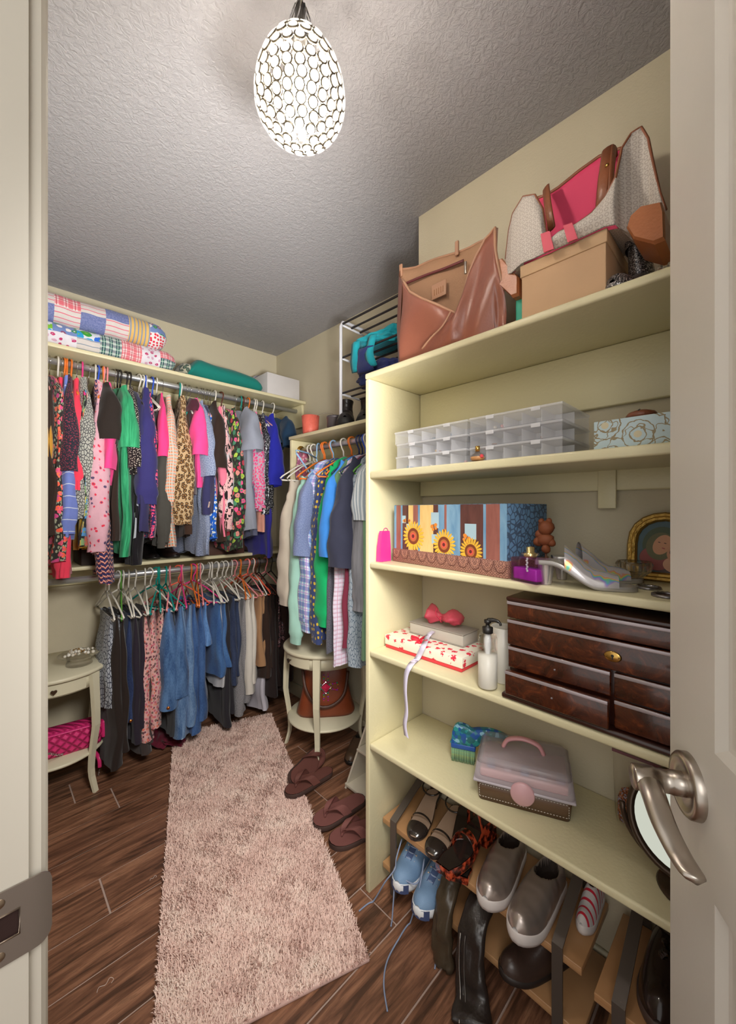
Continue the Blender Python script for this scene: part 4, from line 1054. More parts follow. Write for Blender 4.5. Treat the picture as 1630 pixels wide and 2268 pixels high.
MB().lathe([(.0055, .027), (.0065, .027), (.0065, .042), (0, .043)], 18).build('cap', M_brass, o)
bm = bmesh.new(); bmesh.ops.create_icosphere(bm, subdivisions=1, radius=.006); MB().bm(bm, T3(-.008, -.017, .012)).build('charm', plain('#d8404a', .3), o)
# pale blue scroll print box
n = NT('scroll'); v = n.coord('Object'); vo = n.n('ShaderNodeTexWave', wave_type='RINGS'); 
v3 = n.vor(n.coord('Object', (1, 1, 1), (PI/2, 0, 0)), 16, 'F1', .6, '2D'); d = v3.outputs['Distance']
f = n.math('LESS_THAN', n.math('ABSOLUTE', n.math('SUBTRACT', n.math('FRACT', n.math('ADD', n.math('MULTIPLY', d, 4.2), n.noise(v, 60, 2))), .5)), .085)
f2 = n.math('LESS_THAN', n.math('ABSOLUTE', n.math('SUBTRACT', n.noise(v, 24, 2), .5)), .012)
col = n.mix(f, '#b3c6cb', '#8a7a5c'); col = n.mix(f2, col, '#8f8266'); col = n.mix(n.math('LESS_THAN', d, .12), col, '#c9bfa0')
n.base(col, .7); M_scroll = n.m
o = thing('keepsake_box', 'pale blue box with brown scroll print at the right of the second shelf', 'box', (1.0, .284, Z2_), -PI/2)
MB().bbox((0, 0, 0), (.27, .17, .064), .0015).build('body', M_scroll, o)
o = thing('pouch', 'small brown leather pouch lying on the pale blue scroll box', 'pouch', (1.04, .2, Z2_+.0645))
rg = [[Vector((.035*k_*math.cos(a_), .03*k_*math.sin(a_), z)) for a_ in [2*PI*q/20 for q in range(20)]] for k_, z in ((.9, 0), (1, .006), (.85, .013), (.4, .018), (.05, .019))]
MB().loft(rg, cap=True).build('body', leather('#7a4630'), o); MB().tube([(-.03, 0, .012), (0, .004, .021), (.03, 0, .012)], .002, 6).build('cord', M_black, o)

# ================================================================ third shelf
# sunflower keepsake box turned slightly
c0 = Vector((.994, .488, Z3_)); c1 = Vector((1.06, .955, Z3_)); LB_ = (c1-c0).length
o = thing('keepsake_box', 'large box printed with sunflowers and butterflies on the third shelf', 'box', c0, math.atan2(c1.y-c0.y, c1.x-c0.x))
# local +x along the front face to the left (away), -y... depth is local -y
dp = .205; hb = .2
M_side = crackle('#5d7f9c', '#3f4f63', 60, .12)
n = NT('blueside'); v = n.coord('Object'); v3 = n.vor(v, 60, 'DISTANCE_TO_EDGE', 1, '3D'); n.base(n.mix(n.math('LESS_THAN', v3.outputs['Distance'], .1), '#5a7d9e', '#3d4f66'), .6); M_side = n.m
MB().bbox((.004, -dp+.004, .002), (LB_-.004, -.004, hb), .0015).build('body', M_side, o)
fbox = o
def fl(a, b, y0, m, nm='printed_panel', z0=.045, z1=hb-.001):  # vertical colour band printed on the front face
    x0_, x1_ = (1-b)*LB_, (1-a)*LB_
    return MB().box((max(.0045, x0_), -.0045, z0), (min(LB_-.0045, x1_), -.0045+y0, z1)).build(nm, m, o)
def wd(c, c2): return wood(c, c2, (40, 40, 9), .65)
mb_, mr_, my_, mbl_ = wd('#4a2a26', '#6a4038'), wd('#8a5248', '#a3665a'), wd('#dcb36a', '#e8c886'), wd('#5f8cb0', '#86abc4')
cx = 0
for w_, m_ in ((.035, mbl_), (.05, mr_), (.02, mbl_), (.065, mb_), (.05, my_), (.05, mr_), (.02, mbl_), (.13, my_), (.045, mb_), (.055, mbl_), (.02, mr_), (.115, mbl_), (.175, mb_), (.02, mbl_), (.095, mr_), (.055, mbl_)):
    fl(cx, min(1, cx+w_), .0012, m_); cx += w_
def onface(u, z, y=.0005): return Vector((LB_*(1-u), y-.003, z))
def sunflower(u, z, r):
    c_ = onface(u, z, .0004); n_ = 22
    for q in range(n_):
        a_ = 2*PI*q/n_; a2 = .16; vs = [c_+Vector((math.cos(a_-a2)*r*.45, .0003*(q % 2), math.sin(a_-a2)*r*.45)), c_+Vector((math.cos(a_-.1)*r*.85, .0004+.0003*(q % 2), math.sin(a_-.1)*r*.85)), c_+Vector((math.cos(a_)*r, .0003, math.sin(a_)*r)), c_+Vector((math.cos(a_+.1)*r*.85, .0004+.0003*(q % 2), math.sin(a_+.1)*r*.85)), c_+Vector((math.cos(a_+a2)*r*.45, .0003*(q % 2), math.sin(a_+a2)*r*.45))]
        if q == 0: pm = MB()
        ok = [v_ if v_.z > .047 else Vector((v_.x, v_.y, .047)) for v_ in vs]; pm.add(ok, [(0, 1, 2, 3, 4)])
    f_ = pm.build('sunflower_petals', plain('#e8b53c', .6, 0, .12), fbox)
    for rr, cc_, yy in ((.52, '#7a3d22', .0012), (.34, '#b8683a', .0015), (.22, '#e0584a', .0018), (.12, '#6a2a2a', .0021)):
        vs = [c_+Vector((math.cos(2*PI*q/24)*r*rr, yy, math.sin(2*PI*q/24)*r*rr)) for q in range(24)]
        vs = [v_ if v_.z > .047 else Vector((v_.x, v_.y, .047)) for v_ in vs]
        MB().add(vs, [tuple(range(24))]).build('flower_disc', plain(cc_, .6, 0, .1), f_)
def sq(u, z, w_, h_):
    c_ = onface(u, z, -.0002); MB().add([c_+Vector((sx*w_/2, 0, sz*h_/2)) for sx, sz in ((-1, -1), (1, -1), (1, 1), (-1, 1))], [(0, 1, 2, 3)]).build('printed_square', plain('#a9c4cf', .6), fbox)
def butterfly(u, z, s_, a_):
    c_ = onface(u, z, .0006); mb = MB()
    for sx in (-1, 1):
        for (dx, dz, rx, rz_) in ((.55, .35, .55, .42), (.42, -.4, .4, .35)):
            pts = [Vector((sx*(dx+rx*math.cos(t_)), 0, dz+rz_*math.sin(t_))) for t_ in [2*PI*q/12 for q in range(12)]]
            mb.add([c_+Matrix.Rotation(a_, 4, 'Y') @ (p_*s_) for p_ in pts], [tuple(range(12))])
    b_ = mb.build('butterfly_wings', plain('#e88a34', .6, 0, .15), fbox)
    MB().tube([c_+Matrix.Rotation(a_, 4, 'Y') @ Vector((0, .0003, -.6*s_)), c_+Matrix.Rotation(a_, 4, 'Y') @ Vector((0, .0003, .7*s_))], .0009, 5).build('butterfly_body', M_black, b_)
sq(.12, .15, .02, .026); sq(.435, .15, .034, .05); sq(.735, .12, .042, .045); sq(.2, .115, .05, .04); sq(.5, .09, .09, .03)
sunflower(.225, .094, .053); sunflower(.52, .075, .048); sunflower(.74, .062, .042)
butterfly(.43, .128, .014, .3); butterfly(.705, .098, .015, -.5); butterfly(.13, .145, .008, .4); butterfly(.52, .118, .007, .2); butterfly(.18, .146, .006, -.3)
n = NT('knot'); v = n.coord('Object'); v3 = n.vor(v, 52, 'F1', .1, '3D'); f = n.math('LESS_THAN', n.math('FRACT', n.math('MULTIPLY', v3.outputs['Distance'], 4)), .35)
n.base(n.mix(f, '#a07262', '#5f382f'), .7); M_knot = n.m
lidb = MB().bbox((0, -dp, .0), (LB_, 0, .046), .0015).build('lid', M_knot, o)
nh = 11
for i in range(nh):    # scalloped hearts around the rim
    cx_ = LB_*(i+.5)/nh; w_ = LB_/nh*.47
    pts = [Vector((cx_+w_*math.cos(a_), .0008, .043-.030*abs(math.sin(a_))**.8)) for a_ in [PI*q/12 for q in range(13)]]
    MB().tube(pts, .0011, 5, ry=.0007).build('scallop', plain('#6a3f34', .6), lidb)
    MB().tube([Vector((cx_+w_*.55*math.cos(a_), .0008, .040-.018*abs(math.sin(a_))**.8)) for a_ in [PI*q/10 for q in range(11)]], .0008, 5, ry=.0006).build('scallop', plain('#c08a72', .6), lidb)
# pink gift bag
o = thing('gift_bag', 'small glossy pink gift bag squeezed between side panel and sunflower box', 'bag', (1.03, .972, Z3_))
rg = [[Vector((-.026*k_, -.012, z)), Vector((.026*k_, -.012, z)), Vector((.026*k_, .012*kk, z)), Vector((-.026*k_, .012*kk, z))] for k_, kk, z in ((1, 1, 0), (.97, .8, .05), (.8, .3, .1), (.72, .2, .108))]
MB().loft(rg, cap=True, smooth=False).build('body', plain('#d8348a', .25), o); MB().tube(arc((0, -.01, .106), .012, 0, PI, 10), .0015, 6).build('handle', plain('#b82a70', .3), o)
# purple perfume
o = thing('perfume_bottle', 'square purple perfume bottle with silver bow in front of the sunflower box', 'perfume', (1.0, .43, Z3_), -.35)
MB().bbox((-.028, -.045, 0), (.028, .04, .062), .004).build('flask', glass('#e07ae0', .05, .55), o)
MB().bbox((-.022, -.039, .006), (.022, .034, .036), .003).build('liquid', plain('#b03ab0', .2), o)
MB().lathe([(.012, .062), (.016, .063), (.016, .072), (.010, .074), (.010, .088), (0, .09)], 20).build('cap', plain('#c9b27a', .25, .8), o)
for i in range(8): 
    a_ = 2*PI*i/8; bm = bmesh.new(); bmesh.ops.create_icosphere(bm, subdivisions=1, radius=.004); MB().bm(bm, T3(.018*math.cos(a_), .018*math.sin(a_), .07)).build('bead', glass('#ffffff', .05, .7), o)
for i in range(7):
    bm = bmesh.new(); bmesh.ops.create_icosphere(bm, subdivisions=1, radius=.0032); MB().bm(bm, T3(-.031, -.02+.002*(i % 2), .062-.005*i)).build('bead', plain('#d8d0dc', .2, .5), o)
# brown fabric charm
o = thing('fabric_charm', 'brown fabric charm with folded petals dangling behind the purple perfume', 'ornament', (1.075, .42, Z3_))
for (y, z, r_, sx) in ((0, .135, .021, 1.0), (.016, .118, .013, 1), (.003, .104, .018, 1.3), (.02, .098, .014, 1), (-.014, .096, .011, 1), (.0, .08, .014, .8), (-.008, .153, .008, 1), (.012, .152, .008, 1)):
    bm = bmesh.new(); bmesh.ops.create_icosphere(bm, subdivisions=2, radius=r_)
    for v_ in bm.verts: v_.co.y *= sx; v_.co *= 1+.08*math.sin(v_.co.y*300+v_.co.z*200)
    MB().bm(bm, T3(0, y, z), True).build('petal', plain('#7a3f1e', .7, 0, .1), o)
MB().tube([(0, 0, .0), (.004, 0, .04), (0, .002, .08)], .003, 6).build('stem', plain('#5a3018', .6), o)
# iridescent clear-plastic mules
n = NT('irid'); v = n.coord('Object'); lw = n.n('ShaderNodeLayerWeight'); f = n.math('FRACT', n.math('ADD', n.math('MULTIPLY', lw.outputs['Facing'], 2.5), n.math('MULTIPLY', n.noise(v, 22, 2), 2.2)))
n.base(n.ramp(f, [(0, '#c4c0c2'), (.52, '#c9c6c8'), (.6, '#b49ad8'), (.68, '#78b0e0'), (.75, '#7ad8a0'), (.82, '#e8c868'), (.88, '#e89078'), (.95, '#c4c0c2')]), .15, .35); n.p.inputs['Coat Weight'].default_value = .7; M_irid = n.m
def mule(label, loc, rz, lean=0):
    o = thing('mule_sandal', label, 'shoe', loc, rz, 'iridescent mules'); L = .21; ns = 22
    wl = lambda t: (.026+.012*math.sin(t*PI))*(1 if t < .85 else math.sqrt(max(.03, 1-((t-.85)/.155)**2)))
    hl = lambda t: .05*(1-smooth((t-.15)/.5))
    sb = MB(); ol = [(t/ns, 1) for t in range(ns+1)]+[(t/ns, -1) for t in range(ns, -1, -1)]
    sb.loft([[Vector((L*(t-.4), s_*wl(t)*k_, hl(t)+z)) for t, s_ in ol] for k_, z in ((.95, 0), (1, .003), (1, .008), (.96, .011))], cap=False)
    for z in (.011, 0):
        sb.loft([[Vector((L*(t-.4), wl(t)*.96, hl(t)+z)) for t in [q/ns for q in range(ns+1)]], [Vector((L*(t-.4), -wl(t)*.96, hl(t)+z)) for t in [q/ns for q in range(ns+1)]]], closed=False)
    sb.build('footbed', plain('#a9a5a0', .25, .4), o)
    up = MB(); rg = []
    for i in range(12):
        t = .30+.52*i/11; h_ = .052-.026*i/11; rg.append([Vector((L*(t-.4), wl(t)*1.05*math.cos(a_), hl(t)+.008+h_*math.sin(a_)**.8)) for a_ in [PI*q/14 for q in range(15)]])
    up.loft(rg, closed=False); up.build('strap', M_irid, o)
    MB().lathe([(.012, 0), (.015, .02), (.02, .05)], 16, T3(-.4*L+.022, 0, 0)).build('heel', plain('#c9c4c4', .1, .6), o)
    return o
mule('iridescent silver mule in front, shining with rainbow colours', (1.015, .33, Z3_), -PI*.40)
mule('silver mule lying behind the rainbow-shining one', (1.13, .335, Z3_), -PI*.33)
# cut crystal bowl
o = thing('crystal_bowl', 'cut crystal footed bowl before the gilt arched frame', 'bowl', (1.19, .245, Z3_))
pr = [(0, .004), (.016, .004), (.018, 0), (.02, .001), (.012, .009), (.02, .014), (.034, .028), (.039, .045), (.037, .052), (.034, .050), (.032, .03), (.018, .018), (0, .016)]
mb = MB(); rg = []
for r_, z in pr[1:]: rg.append([Vector((r_*(1+.06*(k_ % 2) if .01 < z < .05 else r_)*math.cos(2*PI*k_/28)/(1 if .01 < z < .05 else r_)*(1 if not (.01 < z < .05) else r_), 0, z)) for k_ in range(1)])
mb = MB(); rg = [[Vector(((r_*(1+(.07 if k_ % 2 and .01 < z < .048 else 0)))*math.cos(2*PI*k_/28), (r_*(1+(.07 if k_ % 2 and .01 < z < .048 else 0)))*math.sin(2*PI*k_/28), z)) for k_ in range(28)] for r_, z in pr[2:]]
mb.loft(rg, smooth=False, cap=False); mb.build('bowl', glass('#efece4', .05, .75), o)
# arched gilt icon frame with a plain painted figure
o = thing('arched_frame', 'small arched gilt frame with a painting of a veiled mother and child', 'picture', (1.235, .19, Z3_), 0); o.rotation_euler = (0, .1, 0)
def archpts(w_, h_, k_=1.0, n_=10, inset=0, y=0):
    hs = h_*.52; pts = [Vector((0, -w_/2+inset, inset)), Vector((0, w_/2-inset, inset)), Vector((0, w_/2-inset, hs))]
    for i in range(1, n_): 
        a_ = PI*i/n_*1.0; ww = (w_/2-inset); pts.append(Vector((0, ww*math.cos(a_)*1.0, hs+(h_-hs-inset)*math.sin(a_)**.85)))
    pts.append(Vector((0, -w_/2+inset, hs))); return pts
Wf, Hf = .165, .178; M_gilt = plain('#a8853f', .35, .7, .2, .5, 120)
rg = [[p_+Vector((dx, 0, 0)) for p_ in archpts(Wf, Hf, inset=ins)] for ins, dx in ((0, .012), (0, 0), (.004, -.006), (.010, -.004), (.013, -.009), (.019, -.007), (.023, -.001), (.024, .006))]
MB().loft(rg, smooth=False).build('frame', M_gilt, o)
b_ = archpts(Wf, Hf, inset=.022); N_ = len(b_); MB().add([p_+Vector((.004, 0, 0)) for p_ in b_]+[p_+Vector((.012, 0, 0)) for p_ in b_], [tuple(range(N_)), tuple(range(2*N_-1, N_-1, -1))]).build('painting', plain('#3f5a63', .5, 0, .2), o)
pn_ = bpy.data.objects[[c.name for c in bpy.data.objects if c.name.startswith('painting')][-1]]
def blob(cy, cz, ry, rz_, c_, a_=0, dx=0):
    pts = [Vector((.0034-dx, cy+math.cos(a_)*ry*math.cos(t_)-math.sin(a_)*rz_*math.sin(t_), cz+math.sin(a_)*ry*math.cos(t_)+math.cos(a_)*rz_*math.sin(t_))) for t_ in [2*PI*q/28 for q in range(28)]]
    MB().add(pts, [tuple(range(27, -1, -1))]).build('painted_shape', plain(c_, .5, 0, .12), pn_)
blob(0, .06, .055, .036, '#4a2f2a', 0, 0); blob(.008, .095, .04, .046, '#3d4a2c', .3, .0003); blob(.01, .09, .03, .036, '#5f5b34', .3, .0006)
blob(.006, .094, .018, .027, '#c98f6a', .45, .0009); blob(.02, .058, .034, .03, '#8a3a34', .2, .0005); blob(-.022, .07, .018, .02, '#c48a68', -.3, .0012); blob(-.026, .078, .017, .012, '#6a4630', -.3, .0014); blob(-.022, .044, .026, .02, '#cc9878', .1, .0011); blob(-.05, .04, .012, .016, '#3f6a6e', .2, .0013)
blob(.012, .1, .003, .0012, '#5a3526', .3, .0014); blob(-.0005, .098, .003, .0012, '#5a3526', .3, .0014); blob(.003, .085, .004, .0014, '#a04a40', .3, .0014)
# hoop brooches lying flat
for (px, py, r_, lab) in ((1436, 1303, .026, 'silver filigree ring lying flat before the crystal bowl'), (1478, 1321, .03, 'silver filigree ring with dark centre at the shelf front edge')):
    p = onz(px, py, Z3_); p.x = max(p.x, XU+.04); o = thing('filigree_ring', lab, 'jewellery', p)
    MB().tube([(r_*.82*math.cos(2*PI*k_/36), r_*.82*math.sin(2*PI*k_/36), .002) for k_ in range(36)], [.0035+.0012*(k_ % 2) for k_ in range(36)], 6, closed=True).build('ring', plain('#8a8688', .3, .9), o)
    if r_ > .028: MB().lathe([(0, .0012), (.018, .0012), (.02, .0005)], 24).build('centre', plain('#5a3a34', .4), o)
# ================================================================ fourth shelf
n = NT('redflower'); v = n.coord('Object'); vo = n.vor(v, 34, 'F1', .75, '3D'); d = n.math('ADD', vo.outputs['Distance'], n.math('MULTIPLY', n.math('SUBTRACT', n.noise(v, 190, 1), .5), .55))
n.base(n.mix(n.math('LESS_THAN', d, .3), '#e8e0cf', '#d83048'), .55); M_redfl = n.m
o = thing('gift_box', 'flat white gift box with red flower print on the fourth shelf', 'box', (1.04, .655, Z4_), .0)
MB().bbox((.002, .003, 0), (.165, .318, .02), .0015).build('body', plain('#d83a44', .5), o); MB().bbox((0, 0, .012), (.168, .32, .045), .0015).build('lid', M_redfl, o)
MB().tube([(.0, .18, .0455), (.05, .19, .049), (.1, .2, .0455)], .006, 8, ry=.0015).build('bow', plain('#c9283c', .4), o)
for s_ in (-1, 1): MB().tube(spline([(.03, .19, .047), (.02, .19+s_*.02, .05), (.035, .19+s_*.035, .052), (.045, .19+s_*.01, .047)], 4), .005, 6, ry=.001).build('bow_loop', plain('#c9283c', .4), o)
o = thing('book_box', 'grey linen hinged box lying on the red flower gift box', 'box', (1.118, .70, Z4_+.0465), 0)
MB().bbox((.003, .003, .002), (.095, .225, .037), .001).build('body', plain('#b9b2a6', .6, 0, .04), o)
MB().bbox((0, 0, .0375), (.1, .228, .0405), .001).build('lid', plain('#9a9288', .6, 0, .04, .1, 300), o); MB().bbox((0, 0, 0), (.1, .228, .0018), .0008).build('base', plain('#9a9288', .6), o)
# ribbon draped down
rb = thing('ribbon', 'long white satin ribbon draped over boxes and hanging past the shelf edge', 'ribbon', (1.05, .82, Z4_+.04))
pts = [onx(960, 1398, 1.112), onx(948, 1408, 1.11), onx(938, 1430, 1.034), onz(925, 1457, .8625), onz(914, 1467, .862)]+[onx(px, py, x_) for px, py, x_ in ((906, 1478, .967), (899, 1496, .963), (897, 1530, .963), (900, 1575, .965), (896, 1605, .964), (900, 1632, .965))]
pts = spline(pts, 5); mb = MB(); L_ = []
for i, p in enumerate(pts):
    t = i/(len(pts)-1); wv = Vector((.15, 1, 0)).normalized()*(.0095+.003*t); tw = .25*math.sin(t*6); wv = Matrix.Rotation(tw, 3, 'Z') @ wv; L_.append((p-wv, p+wv))
mb.loft([[a, b, b+Vector((.0006, 0, 0)), a+Vector((.0006, 0, 0))] for a, b in L_]); rel(mb, rb).build('band', plain('#cfc8dc', .35), rb)
# organza pouch
n = NT('organza'); v = n.coord('Object'); n.base('#e8506a', .5); n.p.inputs['Alpha'].default_value = .62; n.bump(n.noise(v, 120, 3), .5, .003); M_org = n.m
o = thing('organza_pouch', 'sheer coral pink organza pouch tied at the neck on the grey box', 'pouch', (1.165, .80, Z4_+.0875), PI*.5+.1)
rg = []
for i in range(15):
    t = i/14; x = -.06+.12*t; w_ = .036*(1-smooth(abs(t-.28)/.33)) if t < .62 else .0055+.035*smooth((t-.62)/.38)
    if t < .62: w_ = max(.007, .036*math.cos(min(1, abs(t-.25)/.36)*PI/2)+.006)
    hz_ = .024*math.sin(max(.1, min(1, t/.5))*PI)**.5 if t < .5 else .012+.018*smooth((t-.6)/.4)
    rg.append([Vector((x, w_*math.cos(a_)*(1+.15*math.sin(a_*5+t*9)), .026+.22*w_+hz_*math.sin(a_)*(1+.2*math.sin(a_*4+t*7)))) for a_ in [2*PI*q/24 for q in range(24)]])
zmin = min(v_.z for r in rg for v_ in r)
for r in rg:
    for v_ in r: v_.z = max(.0, v_.z-zmin)
MB().loft(rg, cap=True).build('cloth', M_org, o); MB().tube(arc((.016, 0, .02), .010, 0, 2*PI, 14, (0, 1, 0), (0, 0, 1)), .0022, 6).build('tie', plain('#d83a58', .5), o)
MB().tube(spline([(.016, .01, .022), (.03, .016, .04), (.028, .012, .06)], 4), .002, 6).build('tie_end', plain('#d83a58', .5), o)
# pump bottle
o = thing('pump_bottle', 'clear lotion bottle with black pump, two-thirds full of white lotion', 'bottle', (1.006, .552, Z4_))
MB().lathe([(0, .001), (.024, .001), (.0265, .005), (.0265, .138), (.024, .148), (.014, .152), (.013, .156)], 32).build('bottle_wall', glass('#f2f2ee', .04, .38), o)
MB().lathe([(0, .003), (.0235, .003), (.0255, .007), (.0255, .094), (0, .0945)], 32).build('lotion', plain('#e2ddd2', .35), o)
MB().tube([(0, 0, .02), (0, 0, .15)], .002, 8).build('dip_tube', plain('#e8e8e8', .3), o)
MB().lathe([(.0055, .095), (.009, .115), (.009, .135), (.006, .152)], 16).build('spring_housing', plain('#dedede', .3), o)
MB().lathe([(.0135, .152), (.0145, .153), (.0145, .168), (.006, .17), (.0055, .178), (.0095, .18), (.0095, .188), (0, .19)], 24).build('pump_collar', M_black, o)
MB().tube(spline([(0, 0, .187), (.004, -.018, .190), (.006, -.032, .186), (.006, -.036, .178)], 4), [.006]*4+[.005]*4+[.0035]*5, 8).build('nozzle', M_black, o)
o = thing('candle_jar', 'white cylindrical candle jar behind the lotion bottle', 'candle', (1.085, .545, Z4_))
MB().lathe([(0, 0), (.034, 0), (.036, .003), (.036, .155), (.033, .157), (.032, .15), (.032, .12), (0, .12)], 32).build('jar', plain('#d9d4c8', .3), o); MB().tube([(0, 0, .12), (0, 0, .135)], .0012, 5).build('wick', M_black, o)
# jewellery chest
ch = thing('jewellery_chest', 'large burl wood jewellery chest with silver-edged drawers and brass keyhole', 'jewellery box', (1.0, .487, Z4_), -PI/2)
W_, Dp = .487, .245; M_b = burl(); M_dk = plain('#33140c', .3, 0, .1, coat=.4); M_sl = plain('#b3a8ac', .3, .4)
MB().bbox((-.012, -.02, 0), (W_+.012, Dp+.006, .014), .005, None, 3).build('plinth', M_dk, ch)
MB().bbox((0, .004, .014), (W_, Dp, .198), .002).build('body', M_dk, ch)
def edged(name, a, b, parent, pull=0, m=None):
    ax, az = a; bx, bz = b
    f = MB().bbox((ax, -.010-pull, az), (bx, .006-pull, bz), .003).build(name, m or M_b, parent)
    MB().bbox((ax+.001, -.0125-pull, bz-.0085), (bx-.001, -.0095-pull, bz-.0005), .001).build('silver_edge', M_sl, f); return f
half = W_/2
front = [('drawer', (.002, .016), (half-.004, .078), .018), ('drawer', (half+.002, .016), (W_-.002, .078), 0), ('drawer', (.002, .082), (half-.004, .137), 0), ('drawer', (half+.002, .082), (W_-.002, .137), 0)]
for nm, a_, b_, pl_ in front:
    f = edged(nm, a_, b_, ch, pl_)
    if a_[0] < .1: MB().lathe([(0, .004), (.0025, .002), (.002, 0)], 10, T3((a_[0]+b_[0])/2, -.010-pl_, (a_[1]+b_[1])/2-.002) @ Matrix.Rotation(PI/2, 4, 'X')).build('drawer_peg', M_sl, f)
    if pl_: MB().box((a_[0]+.006, -.003-pl_, a_[1]+.004), (b_[0]-.006, .05, b_[1]-.01)).build('drawer_box', M_dk, f)
edged('front_panel', (.0, .141), (W_, .207), ch)
ld = edged('lid', (-.001, .211), (W_+.001, .255), ch)
MB().bbox((-.001, -.006, .211), (W_+.001, Dp, .257), .004).build('lid_top', M_b, ch)
MB().bbox((-.003, -.012, .255), (W_+.003, Dp+.002, .266), .004, None, 3).build('lid_cap', M_dk, ch)
kp = MB().lathe([(0, .003), (.012, .003), (.0135, .0015), (.014, 0)], 28, T3(W_/2, -.010, .172) @ Matrix.Rotation(PI/2, 4, 'X') @ Matrix.Diagonal((1.25, .85, 1, 1))).build('keyhole_plate', M_brass, ch)
MB().lathe([(0, .0036), (.003, .0034)], 12, T3(W_/2, -.0101, .174) @ Matrix.Rotation(PI/2, 4, 'X')).build('keyhole', M_black, kp); MB().box((W_/2-.0013, -.0137, .166), (W_/2+.0013, -.0131, .173)).build('keyhole', M_black, kp)
MB().lathe([(0, .0045), (.0015, .004), (.0018, .003)], 8, T3(W_/2-.012, -.010, .172) @ Matrix.Rotation(PI/2, 4, 'X')).build('screw', M_brass, kp); MB().lathe([(0, .0045), (.0015, .004), (.0018, .003)], 8, T3(W_/2+.012, -.010, .172) @ Matrix.Rotation(PI/2, 4, 'X')).build('screw', M_brass, kp)

# ================================================================ fifth shelf
p1, p2 = onz(1052, 1770, Z5_), onz(1272, 1830, Z5_)
cs, LC = frame('beauty_case', 'brown plastic beauty case with clear lid and pink arched handle', 'case', p1, p2)
dC = .175; hB, hL = .058, .062
M_bc = plain('#5f4632', .35, 0, .04)
def taper(mb_, x0, x1, y0, y1, z0, z1, k0, k1, r=.012):
    def rr(k, z):
        xa, xb, ya, yb = x0+k, x1-k, y0+k, y1-k; o_ = []
        for cx, cy, a0 in ((xb-r, ya+r, -PI/2), (xb-r, yb-r, 0), (xa+r, yb-r, PI/2), (xa+r, ya+r, PI)):
            for i in range(5): a_ = a0+PI/2*i/4; o_.append(Vector((cx+r*math.cos(a_), cy+r*math.sin(a_), z)))
        return o_
    mb_.loft([rr(k0, z0), rr((k0*.5+k1*.5), (z0+z1)/2), rr(k1, z1)], cap=True); return mb_
bs = taper(MB(), 0, LC, 0, dC, 0, hB, .008, .002).build('base', M_bc, cs)
st_ = []
def dash(a, b, n_):
    a, b = Vector(a), Vector(b)
    for i in range(n_): st_.append((a.lerp(b, i/n_), a.lerp(b, (i+.55)/n_)))
yy_ = .0025
for a, b, n_ in (((.012, .005, .012), (LC-.012, .005, .012), 30), ((.012, .0015, .048), (LC*.40, .0015, .048), 12), ((LC*.60, .0015, .048), (LC-.012, .0015, .048), 12), ((.012, .005, .012), (.012, .0015, .048), 5), ((LC-.012, .005, .012), (LC-.012, .0015, .048), 5)): dash(a, b, n_)
mb = MB()
for a, b in st_: mb.tube([a-Vector((0, .001, 0)), b-Vector((0, .001, 0))], .0009, 4)
mb.build('stitching', plain('#d8cfc4', .5), bs, kind='stuff')
n = NT('lidclear'); n.base('#d6cbd0', .22); n.p.inputs['Alpha'].default_value = .36; M_lidc = n.m
ldm = MB(); taper(ldm, -.004, LC+.004, -.004, dC+.002, hB, hB+hL*.75, 0, .006, .014); taper(ldm, .004, LC-.004, .004, dC-.006, hB+hL*.75, hB+hL, 0, .012, .014)
ldm.build('lid', M_lidc, cs)
MB().bbox((-.005, -.005, hB-.004), (LC+.005, dC+.003, hB+.004), .003).build('lid_rim', plain('#b9b0b8', .3), cs)
MB().bbox((.012, .012, hB+.004), (LC-.012, dC-.015, hB+.028), .006).build('inner_tray', plain('#d8a5a5', .4), cs)
for i in range(5): MB().bbox((.03+i*.045, .018, hB+.028), (.052+i*.045, .05, hB+.042), .004).build('inner_bottle', plain(['#7a7fa0', '#c9b0b8', '#8a8fb0', '#b8a0a8', '#a08fa0'][i], .3), cs)
hd_ = spline([(LC*.28, dC*.5, hB+hL-.002), (LC*.34, dC*.5, hB+hL+.022), (LC*.5, dC*.5, hB+hL+.032), (LC*.66, dC*.5, hB+hL+.022), (LC*.72, dC*.5, hB+hL-.002)], 6)
MB().tube(hd_, .006, 10, ry=.009).build('handle', plain('#d3989c', .35), cs)
MB().lathe([(0, .009), (.028, .008), (.0315, .004), (.0315, 0)], 32, T3(LC*.5, .0, hB*.86) @ Matrix.Rotation(PI/2, 4, 'X')).build('clasp_disc', plain('#d0a3a8', .35), cs)
# blue patterned hairbrush standing behind
n = NT('bluepat'); v = n.coord('Object'); vo = n.vor(v, 90, 'F1', 1, '3D'); col = n.ramp(n.sep(vo.outputs['Color'])[0], [(0, '#1f6f7a'), (.3, '#2f9a9a'), (.5, '#1f58a8'), (.7, '#8ac0d8'), (.85, '#2a7f98')], 'CONSTANT'); n.base(col, .4); M_bp = n.m
pq = onz(1000, 1682, Z5_); o = thing('hairbrush', 'teal and blue patterned brush standing behind the beauty case', 'brush', (pq.x, pq.y, Z5_), math.atan2(onz(1046, 1692, Z5_).y-pq.y, onz(1046, 1692, Z5_).x-pq.x))
sp_ = spline([(a_, b_, 0) for a_, b_ in ((0, .062), (.004, .1), (.02, .122), (.05, .12), (.066, .112), (.09, .118), (.13, .122), (.17, .112), (.172, .098), (.13, .09), (.095, .075), (.075, .058), (.0, .056), (0, .062))], 4)[:-1]
mb = MB(); mb.loft([[Vector((p.x*k_+.03*(1-k_), y_, .09+(p.y-.09)*k_)) for p in sp_] for k_, y_ in ((.93, -.008), (1, -.003), (1, .01), (.93, .016))], cap=True); mb.build('paddle', M_bp, o)
